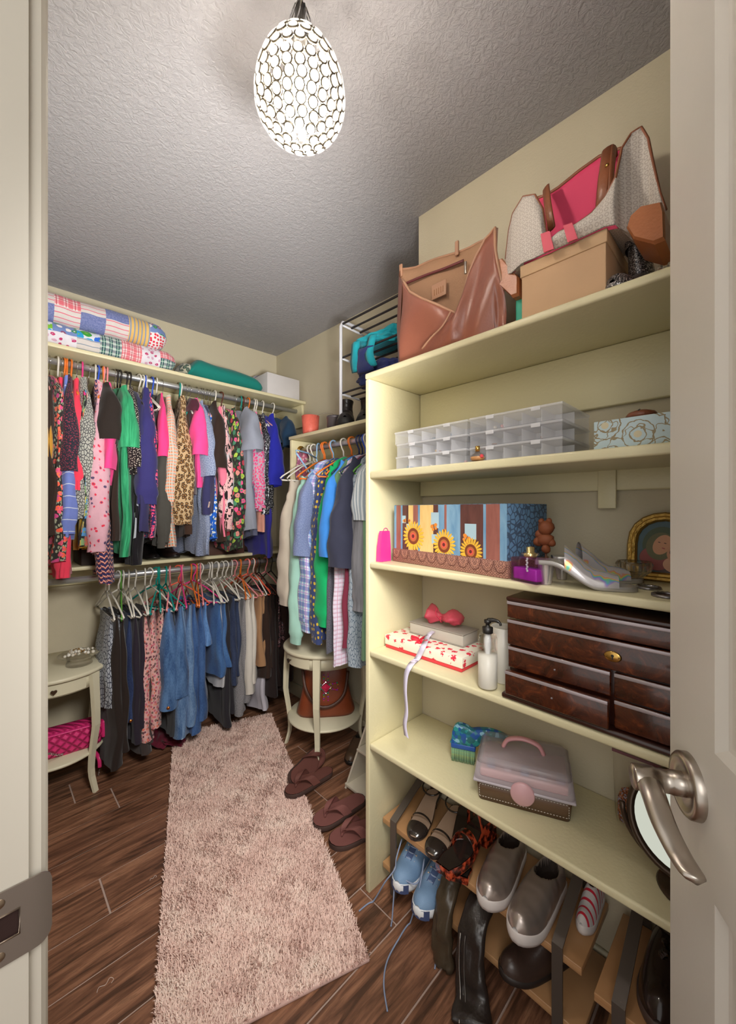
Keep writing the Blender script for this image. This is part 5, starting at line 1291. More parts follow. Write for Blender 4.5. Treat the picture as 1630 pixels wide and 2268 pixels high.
MB().bbox((-.001, -.009, .044), (.077, .018, .06), .003).build('band', plain('#1f4f9c', .4, 0, .2), o)
mb = MB(); R_ = random.Random(2)
for i in range(26):
    for j in range(4): mb.tube([(.001+.0029*i, -.005+.006*j, .046), (.0005+.0029*i+R_.uniform(-.002, .002), -.006+.0065*j, .001)], .0014, 4)
mb.build('bristles', heather('#5f9c8a', '#9cb070', 60), o, kind='stuff')
# bead bag
n = NT('beads'); v = n.coord('Object'); vo = n.vor(v, 280, 'F1', 1, '3D'); n.base(n.ramp(n.sep(vo.outputs['Color'])[0], [(0, '#8a4a2c'), (.35, '#c98058'), (.6, '#9a5a3c'), (.8, '#a8a8c0')], 'CONSTANT'), .35); n.bump(vo.outputs['Distance'], 1, .004); M_beads = n.m
p = onz(1405, 1885, Z5_); p = Vector((1.2, .245, Z5_))
o = thing('bead_bag', 'clear zip bag with copper beads leaning at the unit back', 'bag', p, .0); o.rotation_euler = (0, .22, 0)
MB().loft([[Vector((k_*math.cos(a_)*.016, w_*math.sin(a_), z)) for a_ in [2*PI*q/18 for q in range(18)]] for k_, w_, z in ((.6, .04, .0), (1, .046, .02), (1, .05, .06), (.5, .056, .12), (.15, .06, .17))]).build('film', glass('#efe6dc', .1, .22), o)
MB().loft([[Vector((k_*math.cos(a_)*.012, w_*math.sin(a_), z)) for a_ in [2*PI*q/18 for q in range(18)]] for k_, w_, z in ((.5, .034, .004), (1, .04, .02), (1, .042, .06), (.7, .034, .085), (.1, .01, .095))], cap=True).build('beads', M_beads, o, kind='stuff')
MB().box((-.002, -.061, .165), (.002, .061, .172)).build('zip_strip', plain('#7a3f4a', .5), o)
# vanity mirror
mc = Vector((1.085, .115, Z5_)); o = thing('vanity_mirror', 'round tilting vanity mirror with dark bronze rim on weighted base', 'mirror', mc, 0)
M_brz = plain('#4a3b30', .3, .6)
MB().lathe([(0, 0), (.062, 0), (.066, .004), (.062, .010), (.03, .014), (.012, .022), (.008, .03), (.0075, .03), (0, .032)], 40).build('base', M_brz, o)
nn = Vector((-1.8, -.2, .65)).normalized(); cM = Vector((-.01, .012, .145)); Q = nn.to_track_quat('Z', 'Y').to_matrix().to_4x4(); MM = T3(*cM) @ Q
MB().lathe([(.092, -.006), (.104, -.009), (.108, 0), (.104, .009), (.096, .010), (.092, .005)], 48, MM).build('rim', M_brz, o)
MB().lathe([(0, .004), (.094, .004)], 48, MM).build('mirror_glass', plain('#c9cfc4', .03, 1, 0), o); MB().lathe([(0, -.006), (.07, -.007), (.094, -.004)], 48, MM).build('back', M_brz, o)
yk = []
for i in range(17):
    a_ = -PI*.5+PI*1.0*(i-8)/8*.5; yk.append(cM+Vector((.10*math.cos(a_)*1.14*.8, -.10*math.cos(a_)*0, 0)))
side_ = nn.cross(Vector((0, 0, 1))).normalized()
MB().tube([cM+side_*(.112*math.cos(PI+PI*i/20))+Vector((0, .004, .112*math.sin(PI+PI*i/20))) for i in range(21)], .004, 8, ry=.006).build('yoke', M_brz, o)
# ================================================================ shoe racks and footwear
V = Vector
M_beech = wood('#a87a50', '#bf9468', (3, 4, 60), .45, .2)
def rack(label, y0, y1, xf_=1.03, yo=.055):
    o = thing('shoe_rack', label, 'shoe rack', (xf_, (y0+y1)/2, 0)); xb = XW-.016
    for y in (y0, y1):
        for z, nm in ((.25, 'frame'),):
            pts = [(xf_, z_) for z_ in (.0, .262)]+[(xb-.03, .36), (xb, .345), (xb, 0)]
            w_ = .013; m = MB(); pts3 = [Vector((a_, y, b_)) for a_, b_ in pts]; rgs = []
            for i, p in enumerate(pts3):
                a_ = (p-pts3[i-1]).normalized() if i else Vector((0, 0, 1)); b_ = (pts3[i+1]-p).normalized() if i < len(pts3)-1 else a_
                t_ = (a_+b_).normalized(); n_ = Vector((t_.z, 0, -t_.x))*(.0025/max(.4, t_.dot(a_)))
                rgs.append([p+n_+Vector((0, w_, 0)), p+n_-Vector((0, w_, 0)), p-n_-Vector((0, w_, 0)), p-n_+Vector((0, w_, 0))])
            m.loft(rgs, cap=True, smooth=False); rel(m, o).build('frame', M_blackmetal, o)
    for z in (.245, .085):
        rel(MB().bbox((xf_+.004, y0-yo, z-.020), (xb-.004, y1+yo, z), .002), o).build('shelf', M_beech, o)
    return o
rack('wood and black metal shoe rack under the unit at its far end', .375, .925)
rack('second wood and black metal shoe rack beside the door', -.33, .235, 1.0, .05)
ZT, ZB = .246, .086
def at(px, py, z, dx=0, dy=0): p = onz(px, py, z); return (p.x+dx, p.y+dy, z)
# silver slip-ons
M_silv = NT('silverleather'); v = M_silv.coord('Object'); M_silv.base(M_silv.mix(M_silv.noise(v, 14, 3), '#a0948e', '#c4b8b0'), .3, .7)
wv = M_silv.n('ShaderNodeTexWave', bands_direction='X'); M_silv.l(v, wv.inputs[0]); wv.inputs['Scale'].default_value = 10; wv.inputs['Distortion'].default_value = 5; M_silv.bump(wv.outputs['Fac'], .25, .003); M_silv = M_silv.m
M_rub = plain('#d8d0cc', .5, 0, .05)
shoe('slip_on_sneaker', 'silver leather slip-on with white sole, left one of the pair', 'shoe', (1.115, .565, ZT), PI+.12, M_silv, M_rub, 'silver slip-ons on the rack', L=.255, Wd=.046, hh=.062, toe=.06, st=.028)
shoe('slip_on_sneaker', 'silver leather slip-on with white sole beside the black rack frame', 'shoe', (1.095, .452, ZT), PI-.02, M_silv, M_rub, 'silver slip-ons on the rack', L=.255, Wd=.046, hh=.062, toe=.06, st=.028)
# tortoiseshell sandals
n = NT('tort'); v = n.coord('Object'); n.base(n.ramp(n.noise(v, 55, 2, .5), [(.40, '#1c0d0a'), (.5, '#6a2214'), (.6, '#c4502f')]), .12); n.p.inputs['Coat Weight'].default_value = .6; M_tort = n.m
def sandal(name, label, loc, rz, msole, mstrap, foot, grp, straps, L=.24, Wd=.037, heel=.0, st=.014, square=False, tilt=(0, 0)):
    o = thing(name, label, 'sandal', loc, rz, grp); o.rotation_euler = (tilt[0], tilt[1], rz); ns = 26
    def wd_(t):
        w_ = .7+.3*smooth((t-.15)/.5)
        if t < .1: w_ *= math.sqrt(max(.05, 1-((.1-t)/.1)**2))
        if t > .8: w_ *= (1-(1-.75)*smooth((t-.8)/.2)) if square else math.sqrt(max(.03, 1-((t-.8)/.205)**2))
        return w_*Wd
    ht = lambda t: heel*(1-smooth((t-.2)/.45))
    ol = [(i/ns, 1) for i in range(ns+1)]+[(i/ns, -1) for i in range(ns, -1, -1)]
    rr = lambda k_, z: [Vector((L*(t-.5)*(.99+.01*k_), s_*wd_(t)*k_, ht(t)+z)) for t, s_ in ol]
    MB().loft([rr(.96, 0), rr(1, .003), rr(1, st-.003), rr(.97, st)], smooth=True).build('sole', msole, o)
    ins = MB()
    for z, k_ in ((st+.0005, .93), (0, .96)): ins.loft([[Vector((L*(i/ns-.5)*.97, s_*wd_(i/ns)*k_, ht(i/ns)+z)) for i in range(ns+1)] for s_ in (1, -1)], closed=False)
    ins.build('footbed', foot, o)
    if heel: MB().loft([[Vector((-.5*L+.004+.055*a_, .027*b_*kk, z)) for a_, b_ in ((0, 1), (1, 1), (1, -1), (0, -1))] for z, kk in ((0, .9), (heel+.004, 1.05))], cap=True, smooth=False).build('heel', msole, o)
    for (t0, t1, h_, w_, th) in straps:
        rg = []
        for i in range(15):
            a_ = PI*i/14; t = t0+(t1-t0)*i/14; ctr = Vector((L*(t-.5), wd_(t)*1.02*math.cos(a_), ht(t)+st*.7+h_*math.sin(a_)))
            rg.append([ctr+Vector((w_, 0, 0)), ctr+Vector((w_*.9, 0, th)), ctr+Vector((-w_*.9, 0, th)), ctr+Vector((-w_, 0, 0))])
        MB().loft(rg, smooth=False).build('strap', mstrap, o)
    return o
M_bpat = plain('#2a2320', .18, 0, .05, coat=.5); M_ins = plain('#b89c86', .6)
def black_sandal(label, loc, rz):
    o = sandal('strappy_sandal', label, loc, rz, M_bpat, M_bpat, M_ins, 'black ankle-strap sandals on the rack', [(.66, .66, .03, .0035, .002)], L=.23, Wd=.036, heel=.02, st=.010)
    rg = []
    for i in range(9):
        t = .78+.2*i/8; w_ = .036*(math.sqrt(max(.03, 1-((t-.8)/.205)**2)) if t > .8 else 1); h_ = .026*math.sqrt(max(.04, 1-((t-.72)/.28)**2))
        rg.append([Vector((.23*(t-.5), w_*1.02*math.cos(PI*k_/14), .006+h_*math.sin(PI*k_/14)**.8)) for k_ in range(15)])
    MB().loft(rg, closed=False).build('toe_cap', M_bpat, o)
    MB().tube([(-.075+.03*math.cos(a_), .034*math.sin(a_), .062-.01*math.cos(a_)) for a_ in [2*PI*i/24 for i in range(24)]], .003, 6, closed=True).build('ankle_strap', M_bpat, o)
    return o
black_sandal('black patent sandal with ankle strap, nearest the side panel', (1.14, .872, ZT), PI+.30); black_sandal('black patent sandal with ankle strap beside the tortoiseshell sandals', (1.13, .775, ZT), PI+.16)
ts = [(.78, .84, .036, .022, .003), (.55, .62, .045, .014, .003)]
o = sandal('platform_sandal', 'tortoiseshell square-toe sandal leaning on its mate', (1.115, .70, ZT+.0), PI+.45, M_tort, M_tort, M_bpat, 'tortoiseshell sandals on the rack', ts, L=.235, Wd=.038, heel=.045, st=.022, square=True)
o = sandal('platform_sandal', 'tortoiseshell square-toe sandal with black insole, near the silver slip-ons', (1.085, .66, ZT+.03), PI-.12, M_tort, M_tort, M_bpat, 'tortoiseshell sandals on the rack', [(.5, .58, .05, .012, .003), (.3, .3, .075, .008, .003)], L=.235, Wd=.036, heel=.04, st=.026, square=True, tilt=(.15, .0))
# blue running shoes with trailing laces
n = NT('mesh_blue'); v = n.coord('Object'); n.base(n.mix(n.noise(v, 18, 2), '#6484a8', '#86a4c4'), .6); n.bump(n.vor(v, 420, 'F1', 1, '3D').outputs['Distance'], .5, .001); M_run = n.m
M_lace = plain('#8c99b4', .8)
def runner(label, loc, rz, tilt=(0, 0)):
    o = shoe('running_shoe', label, 'shoe', loc, rz, M_run, plain('#e3e4e6', .5), 'blue running shoes on the rack', L=.265, Wd=.045, hh=.072, toe=.05, st=.024, lining='#2a3040', opening=.42, tilt=tilt)
    MB().loft([[Vector((.265*(t-.5), .012*k_, .024+z+.004)) for k_ in (-1, 1)] for t, z in ((.44, .060), (.52, .056), (.6, .048), (.68, .040), (.74, .034))], closed=False).build('tongue', plain('#46587f', .7), o)
    for i in range(5):
        t = .44+.065*i; z = .024+.066-.0075*i
        for s_ in (1, -1): MB().bbox((.265*(t-.5)-.004, s_*.019-.003, z-.003), (.265*(t-.5)+.004, s_*.019+.003, z+.001), .001).build('eyelet', plain('#e0c4a8', .5), o)
        MB().tube([(.265*(t-.5), -.018, z), (.265*(t-.47), 0, z+.005), (.265*(t-.5), .018, z)], .0022, 6).build('lace', M_lace, o)
    rg = []
    for i in range(7):
        a_ = -PI*.28+PI*.56*i/6; rg.append([Vector((.132*math.cos(a_*.6)+.0025, .036*math.sin(a_)*1.2, z)) for z in (.004, .02, .032)])
    MB().loft(rg, closed=False).build('toe_bumper', plain('#3f4b70', .6), o)
    return o
r1 = runner('light blue running shoe at the left with laces trailing to the floor', (1.105, .885, ZB), PI+.20, (0, -.05)); r2 = runner('light blue running shoe right beside the black tall boot', (1.09, .775, ZB), PI+.10, (0, -.05))
def lace(parent, pxs, name='shoelace'):
    pts = [p if isinstance(p, Vector) else onx(*p) for p in pxs]; pts = [V((q_.x, q_.y, max(q_.z, .004))) for q_ in spline(pts, 8)]; mb = MB().tube(pts, .0024, 6)
    mw = Matrix.Translation(parent.location) @ parent.rotation_euler.to_matrix().to_4x4(); mb.xf(mw.inverted()); mb.build(name, M_lace, parent)
g = lambda px, py: onz(px, py, .004)
lace(r1, [(890, 1858, 1.06), (878, 1900, 1.02), (874, 1925, .985), (852, 1955, .965), g(825, 1998), g(795, 2018)])
lace(r1, [(935, 1930, 1.05), (920, 1958, 1.01), (880, 1940, .99), (874, 1945, .985), (872, 1985, .975), g(868, 2040), g(866, 2052)])
lace(r1, [(940, 1900, 1.06), (930, 1960, 1.0), g(908, 2045), g(880, 2085), g(857, 2130), g(850, 2180), g(858, 2240)])
lace(r2, [(990, 2060, 1.0), g(975, 2095), g(967, 2115), g(963, 2146)])
# tall boots slumped over the rack edge
M_bl = leather('#2b2421', .3, .25, 140); M_ol = leather('#453a2c', .35, .25, 140)
def slump(name, label, pts, rad, mat, parts=()):
    o = thing(name, label, 'boot', pts[0]); rg = []; P_ = spline(pts, 5); N_ = len(P_)
    for i, p in enumerate(P_):
        t = i/(N_-1); tg = (P_[min(i+1, N_-1)]-P_[max(i-1, 0)]).normalized(); sd = Vector((0, 1, 0)); nn_ = tg.cross(sd).normalized(); sd = nn_.cross(tg)
        ra, rb = rad(t)
        rg.append([p+sd*(ra*math.cos(a_)*(1+.04*math.sin(t*23+a_*2)))+nn_*(rb*(1 if math.sin(a_) > 0 else -1)*abs(math.sin(a_))**.6*(1+.15*math.sin(t*17+a_))+.012*noise.noise(V((math.cos(a_)*2, t*9, ra*50)))) for a_ in [2*PI*q/22 for q in range(22)]])
    for r in rg:
        for v_ in r: v_.z = max(v_.z, .003)
    rel(MB().loft(rg, cap=True), o).build('shaft', mat, o); return o, P_
slump('tall_boot', 'olive brown tall boot hanging over the rack right of the running shoes', [V((1.06, .70, .205)), V((1.005, .692, .16)), V((.985, .688, .08)), V((.98, .68, .004))], lambda t: (.026+.010*t, .016), M_ol)
b2, P2_ = slump('tall_boot', 'black tall boot with side zip slumped down to the floor', [V((1.08, .60, .205)), V((1.0, .595, .16)), V((.97, .585, .09)), V((.945, .565, .035)), V((.90, .54, .02))], lambda t: (.034+.018*t, .014), M_bl)
zp = [p+V((-.018, .024, .004)) for p in P2_[6:]]
rel(MB().tube([V((p.x, p.y, max(p.z, .006))) for p in zp], .0028, 6), b2).build('zipper', plain('#8a8480', .25, .9), b2); rel(MB().tube([V((p.x+.002, p.y-.014, max(p.z, .006))) for p in zp], .0015, 6), b2).build('zip_seam', plain('#6a6460', .35, .7), b2)
shoe('ankle_boot', 'dark brown leather ankle boot with toe over the rack edge', 'boot', (1.125, .452, ZB), PI-.43, leather('#3f302a', .28, .1), plain('#2a211d', .5), L=.27, Wd=.046, hh=.085, toe=.055, st=.016, opening=0, shaft=(.05, .04, 0))
shoe('ankle_boot', 'glossy black ankle boot with tasselled top nearest the door', 'boot', (1.145, .165, ZT), PI+.0, leather('#2c211d', .18, .05), plain('#4a3a34', .5), L=.27, Wd=.05, hh=.08, toe=.07, st=.02, opening=0, shaft=(.04, .038, 0))
tas = thing('hair_clip', 'black beaded ornament resting on the glossy boot', 'ornament', (1.10, .16, ZT+.098))
for i in range(9):
    bm = bmesh.new(); bmesh.ops.create_icosphere(bm, subdivisions=1, radius=.0085); MB().bm(bm, T3(.014*math.cos(i*2.2), .014*math.sin(i*2.2), .008+.008*(i//3))).build('bead', plain('#1c1614', .1, 0, .1), tas)
shoe('slip_on_sneaker', 'white sneaker with red and navy stripe behind the rack frame', 'shoe', (1.185, .345, ZT), PI, stripes('#cfc8c6', '#c9283c', .02, .3, False), M_rub, L=.15, Wd=.022, hh=.06, toe=.045, st=.02)
shoe('flat_shoe', 'dark flat shoe on the lower level of the second rack', 'shoe', (1.10, .18, ZB), PI, plain('#4a3440', .5), M_black, L=.24, Wd=.04, hh=.05, toe=.035, st=.012)
# flip-flops on the floor
M_ff = leather('#6a4038', .6, .15); M_ff2 = plain('#4a3630', .7)
def flip(label, p, q, grp=None, z=0, roll=0, mat=M_ff, wdh=.047):
    d = V(q)-V(p); L = .265; c = (V(p)+V(q))/2; o = thing('flip_flop', label, 'flip-flop', (c.x, c.y, z), math.atan2(d.y, d.x), grp); o.rotation_euler = (roll, 0, math.atan2(d.y, d.x)); ns = 24
    def w_(t):
        v_ = .76+.24*smooth((t-.2)/.5)
        if t < .16: v_ *= math.sqrt(max(.03, 1-((.16-t)/.165)**2))
        if t > .76: v_ *= math.sqrt(max(.03, 1-((t-.76)/.245)**2))
        return v_*wdh
    ol = [(i/ns, 1) for i in range(ns+1)]+[(i/ns, -1) for i in range(ns, -1, -1)]; rr = lambda k_, zz: [V((L*(t-.5), s_*w_(t)*k_, zz)) for t, s_ in ol]
    MB().loft([rr(.95, 0), rr(1, .004), rr(1, .018), rr(.97, .021)]).build('sole', M_ff2, o)
    ins = MB()
    for zz, k_ in ((.0215, .95), (.0005, .9)): ins.loft([[V((L*(i/ns-.5)*.98, s_*w_(i/ns)*k_, zz)) for i in range(ns+1)] for s_ in (1, -1)], closed=False)
    ins.build('footbed', mat, o)
    for s_ in (1, -1):
        pts = spline([V((.265*.30, 0, .022)), V((.265*.24, s_*.008, .052)), V((.265*.08, s_*.034, .056)), V((-.265*.04, s_*.047, .018))], 5); rg = []
        for i, p_ in enumerate(pts):
            k_ = .004+.015*smooth(i/8); tg = (pts[min(i+1, len(pts)-1)]-pts[max(i-1, 0)]).normalized(); a_ = tg.cross(V((0, 0, 1))).normalized()
            rg.append([p_+V((k_, 0, .002)), p_+V((-k_, 0, .002)), p_+V((-k_, 0, -.001)), p_+V((k_, 0, -.001))])
        MB().loft(rg, cap=True, smooth=False).build('strap', mat, o)
    MB().tube([(.265*.30, 0, .02), (.265*.29, 0, .036)], .004, 8).build('toe_post', mat, o)
    return o
gz = lambda px, py: onz(px, py, 0)
flip('dark brown flip-flop tipped on its side at the rug edge', gz(640, 1752), gz(712, 1688), None, .05, 1.0)
flip('dark brown flip-flop lying flat before the drawer table leg', gz(728, 1722), gz(640, 1772), None, .021, 0)
flip('reddish brown suede flip-flop with wide strap left of the white rack', gz(800, 1780), gz(702, 1838), None, .012, 0, leather('#7a4a44', .8, .1), .052)
flip('reddish brown suede flip-flop half hidden by the shelf unit panel', gz(850, 1826), gz(738, 1872), None, 0, 0, leather('#7a4a44', .8, .1), .052)
shoe('loafer', 'old brown shoe on the floor behind the table leg', 'shoe', (1.50, 1.62, 0), PI+.5, leather('#5a4636', .4, .2), M_black, L=.26, Wd=.045, hh=.06, toe=.05, st=.015, lining='#2a211d')
# low white rack behind the unit panel
o = thing('white_rack', 'low white wooden rack half hidden behind the shelf unit panel', 'rack', (1.42, 1.27, 0)); M_wh = paint('#d8d0be', .5, .1, 60)
rel(MB().bbox((1.262, 1.05, .012), (1.60, 1.45, .026), .002), o).build('shelf', M_wh, o); rel(MB().bbox((1.275, 1.05, .205), (1.60, 1.38, .217), .002), o).build('shelf', M_wh, o); rel(MB().bbox((1.33, 1.05, .34), (1.60, 1.33, .352), .002), o).build('shelf', M_wh, o)
rg = [[V((1.262, 1.452, 0)), V((1.60, 1.452, 0)), V((1.60, 1.442, 0)), V((1.262, 1.442, 0))], [V((1.33, 1.34, .40)), V((1.60, 1.34, .40)), V((1.60, 1.33, .40)), V((1.33, 1.33, .40))]]
rel(MB().loft(rg, cap=True, smooth=False), o).build('side_panel', M_wh, o)
sandal('wedge_sandal', 'orange and brown wedge sandal on the low white rack', (1.40, 1.29, .027), PI, plain('#7a3a22', .5), plain('#c9582c', .5), plain('#6a4030', .6), None, [(.7, .74, .04, .012, .003), (.5, .52, .05, .01, .003)], heel=.06, L=.23, st=.02)
shoe('flat_shoe', 'dark shoe on the upper board of the low white rack', 'shoe', (1.42, 1.25, .218), PI, plain('#3a3438', .5), plain('#8a8a90', .5), L=.24, Wd=.04, hh=.05, toe=.04, st=.014)
# ================================================================ rug
import numpy as np
rd = V((.3415, .9399, 0)); rp = V((.9399, -.3415, 0)); LR, WR = 1.55, .575
rc = V((.328, 1.1317, 0))-rd*(.105)-rp*.003            # near-left corner
rug = thing('rug', 'long dusty pink shag runner rug on the plank floor', 'rug', rc, math.atan2(rd.y, rd.x))
# local: x along the rug, y to its left; the rug spans y from -WR to 0
MB().bbox((0, -WR, .0005), (LR, 0, .012), .004).build('backing', plain('#c4a298', .9), rug)
rng = np.random.default_rng(3); NB = 75000
x = rng.uniform(0, LR, NB); y = -rng.uniform(0, WR, NB)
ang = (np.sin(x*31+1)+np.sin(y*43+x*24)+np.sin(x*73-y*57))*.5+1.2*np.sin(x*5+y*7)+rng.normal(0, 1.3, NB); ln = rng.uniform(.010, .022, NB); lean = rng.uniform(.4, 1.3, NB)
dx, dy = np.cos(ang), np.sin(ang); px_, py_ = -dy, dx; hw = rng.uniform(.0011, .002, NB); z0 = np.full(NB, .010)
b = np.stack([x-px_*hw, y-py_*hw, z0], 1); c = np.stack([x+px_*hw, y+py_*hw, z0], 1)
hz_ = ln/np.sqrt(1+lean**2); hr_ = hz_*lean
m1 = np.stack([x+dx*hr_*.45+px_*hw*.9, y+dy*hr_*.45+py_*hw*.9, z0+hz_*.75], 1); m0 = np.stack([x+dx*hr_*.45-px_*hw*.9, y+dy*hr_*.45-py_*hw*.9, z0+hz_*.75], 1); tp = np.stack([x+dx*hr_, y+dy*hr_, z0+hz_], 1)
verts = np.stack([b, c, m1, m0, tp], 1).reshape(-1, 3).astype(np.float32)
me = bpy.data.meshes.new('pile'); me.vertices.add(NB*5); me.vertices.foreach_set('co', verts.ravel())
idx = np.arange(NB)*5; q = np.stack([idx, idx+1, idx+2, idx+3], 1); t3 = np.stack([idx+3, idx+2, idx+4], 1)
loops = np.concatenate([q, t3], 1).ravel().astype(np.int32); me.loops.add(len(loops)); me.loops.foreach_set('vertex_index', loops)
ls = (np.arange(NB)*7)[:, None]+np.array([0, 4]); me.polygons.add(NB*2); me.polygons.foreach_set('loop_start', ls.ravel().astype(np.int32)); me.polygons.foreach_set('loop_total', np.tile([4, 3], NB).astype(np.int32)); me.update(calc_edges=True)
n = NT('pile'); v = n.coord('Object'); f = n.math('ADD', n.math('MULTIPLY', n.noise(v, 9, 3), .5), n.math('MULTIPLY', n.noise(v, 420, 1), .5))
n.base(n.ramp(f, [(.3, '#dab8ac'), (.5, '#eccdc0'), (.7, '#faeadc')]), .9, 0, .1); me.materials.append(n.m)
po = bpy.data.objects.new('pile', me); COL.objects.link(po); po.parent = rug; po['kind'] = 'stuff'
for (px, py, s_) in ((230, 2182, .018), (338, 1945, .010)):
    p = onz(px, py, .002); o = thing('thread', 'curled loose white thread on the plank floor, %s' % ('near the door jamb' if s_ > .015 else 'beside the rug edge'), 'thread', p)
    MB().tube(spline([(-s_, -.4*s_, 0), (-.6*s_, .2*s_, 0), (.2*s_, -.1*s_, 0), (.9*s_, .5*s_, 0), (1.3*s_, -.1*s_, 0), (.9*s_, -.5*s_, 0)], 5), .0006, 5).build('strand', plain('#e3d4cc', .8), o)

# ================================================================ round side tables
def table(label, c, drawer_dir, h=.594, r=.235):
    o = thing('side_table', label, 'side table', c)
    MB().lathe([(0, h-.02), (r-.004, h-.02), (r, h-.014), (r, h-.006), (r-.006, h), (0, h)], 56).build('table_top', M_cream, o)
    MB().lathe([(r-.03, h-.085), (r-.022, h-.085), (r-.022, h-.02), (r-.03, h-.02)], 56).build('apron', M_cream, o)
    MB().lathe([(0, .178), (r-.03, .178), (r-.024, .186), (r-.03, .194), (0, .194)], 48).build('lower_shelf', M_cream, o)
    for i in range(4):
        a_ = drawer_dir+PI/4+PI/2*i; rg = []
        for k_ in range(17):
            t = k_/16; z = (h-.022)*(1-t); rr = r-.024+.012*math.sin(t*PI*1.0)*1.2-.020*math.sin(max(0, t-.45)/.55*PI*.9)+.02*max(0, t-.85)/.15; w_ = .0215-.009*t
            u_ = V((math.cos(a_), math.sin(a_), 0)); s_ = V((-u_.y, u_.x, 0)); rg.append([u_*rr+s_*w_+V((0, 0, z)), u_*(rr+w_*.9)+s_*w_*.9+V((0, 0, z)), u_*(rr+w_*.9)-s_*w_*.9+V((0, 0, z)), u_*rr-s_*w_+V((0, 0, z)), u_*(rr-w_*.6)+V((0, 0, z))])
        MB().loft(rg, cap=True, smooth=False).build('leg', M_cream, o)
    # curved drawer front
    a0, a1 = drawer_dir-.60, drawer_dir+.60
    dr = MB(); secs = [(r-.0215, h-.078), (r-.016, h-.078), (r-.016, h-.026), (r-.0215, h-.026)]
    dr.lathe(secs, 24, None, a0, a1, False); d_ = dr.build('drawer', M_cream, o)
    u_ = V((math.cos(drawer_dir), math.sin(drawer_dir), 0)); kb = MB()
    kb.tube([u_*(r-.018)+V((0, 0, h-.052)), u_*(r-.004)+V((0, 0, h-.052))], .003, 8)
    s_ = V((-u_.y, u_.x, 0)); hp_ = []
    for i in range(20):
        t = 2*PI*i/20; hp_.append(V((16*math.sin(t)**3, 13*math.cos(t)-5*math.cos(2*t)-2*math.cos(3*t)-math.cos(4*t), 0))*.00075)
    kb.add([u_*(r+dd)+s_*p_.x+V((0, 0, h-.052+p_.y)) for dd in (-.004, .003) for p_ in hp_], [tuple(range(19, -1, -1)), tuple(range(20, 40))]+[(i, (i+1) % 20, 20+(i+1) % 20, 20+i) for i in range(20)])
    kb.build('knob', plain('#5a4636', .35, .7), d_); return o
c2 = V((1.415, 1.80, 0)); a2 = math.atan2(1.773-1.80, 1.265-1.415)
table('cream round side table with heart-knob drawer under the side rod', c2, a2-.35+.1)
c1 = V((.262, 2.445, 0)); aleg = math.atan2(2.313-c1.y, .361-c1.x)
table('cream round side table in the far left corner holding the glass dish', c1, aleg-PI/4, r=.224)
# glass dish with jewellery
o = thing('glass_dish', 'footed cut-glass dish heaped with pearl jewellery on left side table', 'dish', (.345, 2.38, .595)); R_ = random.Random(4)
MB().lathe([(.0, .004), (.05, .004), (.055, 0), (.055, .004), (.048, .03), (.055, .036), (.085, .048), (.088, .052), (.08, .05), (.0, .04)], 30).build('dish', glass('#e8e4dc', .06, .55), o)
for i in range(46):
    a_, rr = R_.uniform(0, 2*PI), R_.uniform(0, .066); bm = bmesh.new(); bmesh.ops.create_icosphere(bm, subdivisions=1, radius=R_.uniform(.006, .011))
    MB().bm(bm, T3(rr*math.cos(a_), rr*math.sin(a_), .052+R_.uniform(0, .022)*(1-rr/.09)), True).build('bead', plain(R_.choice(['#d8d2c4', '#c9c4b4', '#8a6a3a', '#e6e2da', '#b8a890']), .25, .1), o)
# pink quilted bag
n = NT('quilt'); v = n.coord('Object'); xy = n.sep(v)
def diag(sg): return n.math('ABSOLUTE', n.math('SUBTRACT', n.math('FRACT', n.math('ADD', n.math('DIVIDE', n.math('ADD', n.math('ADD', xy[0], xy[1]), n.math('MULTIPLY', xy[2], sg)), .042), 50)), .5))
hq = n.math('MINIMUM', n.math('MULTIPLY', diag(1.0), 4), n.math('MULTIPLY', diag(-1.0), 4), clamp=True); n.base(n.mix(hq, '#a81c54', '#dc2f78'), .5); n.bump(hq, .8, .008); M_pinkq = n.m
o = thing('quilted_bag', 'hot pink quilted shoulder bag on the lower shelf of left side table', 'bag', (.285, 2.375, .195), -.12); w_, d_, h_ = .15, .05, .118
MB().loft([[V((w_*k_*(abs(math.cos(a_))**.35)*(1 if math.cos(a_) > 0 else -1), d_*kk*(abs(math.sin(a_))**.5)*(1 if math.sin(a_) > 0 else -1), z)) for a_ in [2*PI*q/40 for q in range(40)]] for k_, kk, z in ((.9, .8, 0), (1, 1, .012), (1, 1, h_*.5), (.98, .9, h_*.85), (.95, .6, h_), (.9, .3, h_+.003))], cap=True).build('body', M_pinkq, o)
MB().bbox((-w_*.95, -d_*.95-.003, h_*.86), (w_*.97, d_*.6, h_*.93), .004).build('top_band', plain('#e03380', .45), o)
MB().bbox((w_*.97, -.03, .02), (w_*1.16, .03, h_*.9), .01, None, 3).build('side_pocket', plain('#d82c74', .45), o)
M_pk = plain('#d83072', .4)
st = thing('bag_strap', 'pink leather and silver chain strap trailing from the pink quilted bag', 'strap', (.34, 2.21, .20))
p_a = [onx(px, py, x_) for px, py, x_ in ((142, 1669, .28), (165, 1667, .32), (190, 1664, .37), (208, 1665, .41), (219, 1680, .425), (221, 1700, .428))]
rel(MB().tube(spline(p_a, 5), .009, 8, ry=.003), st).build('leather_band', M_pk, st)
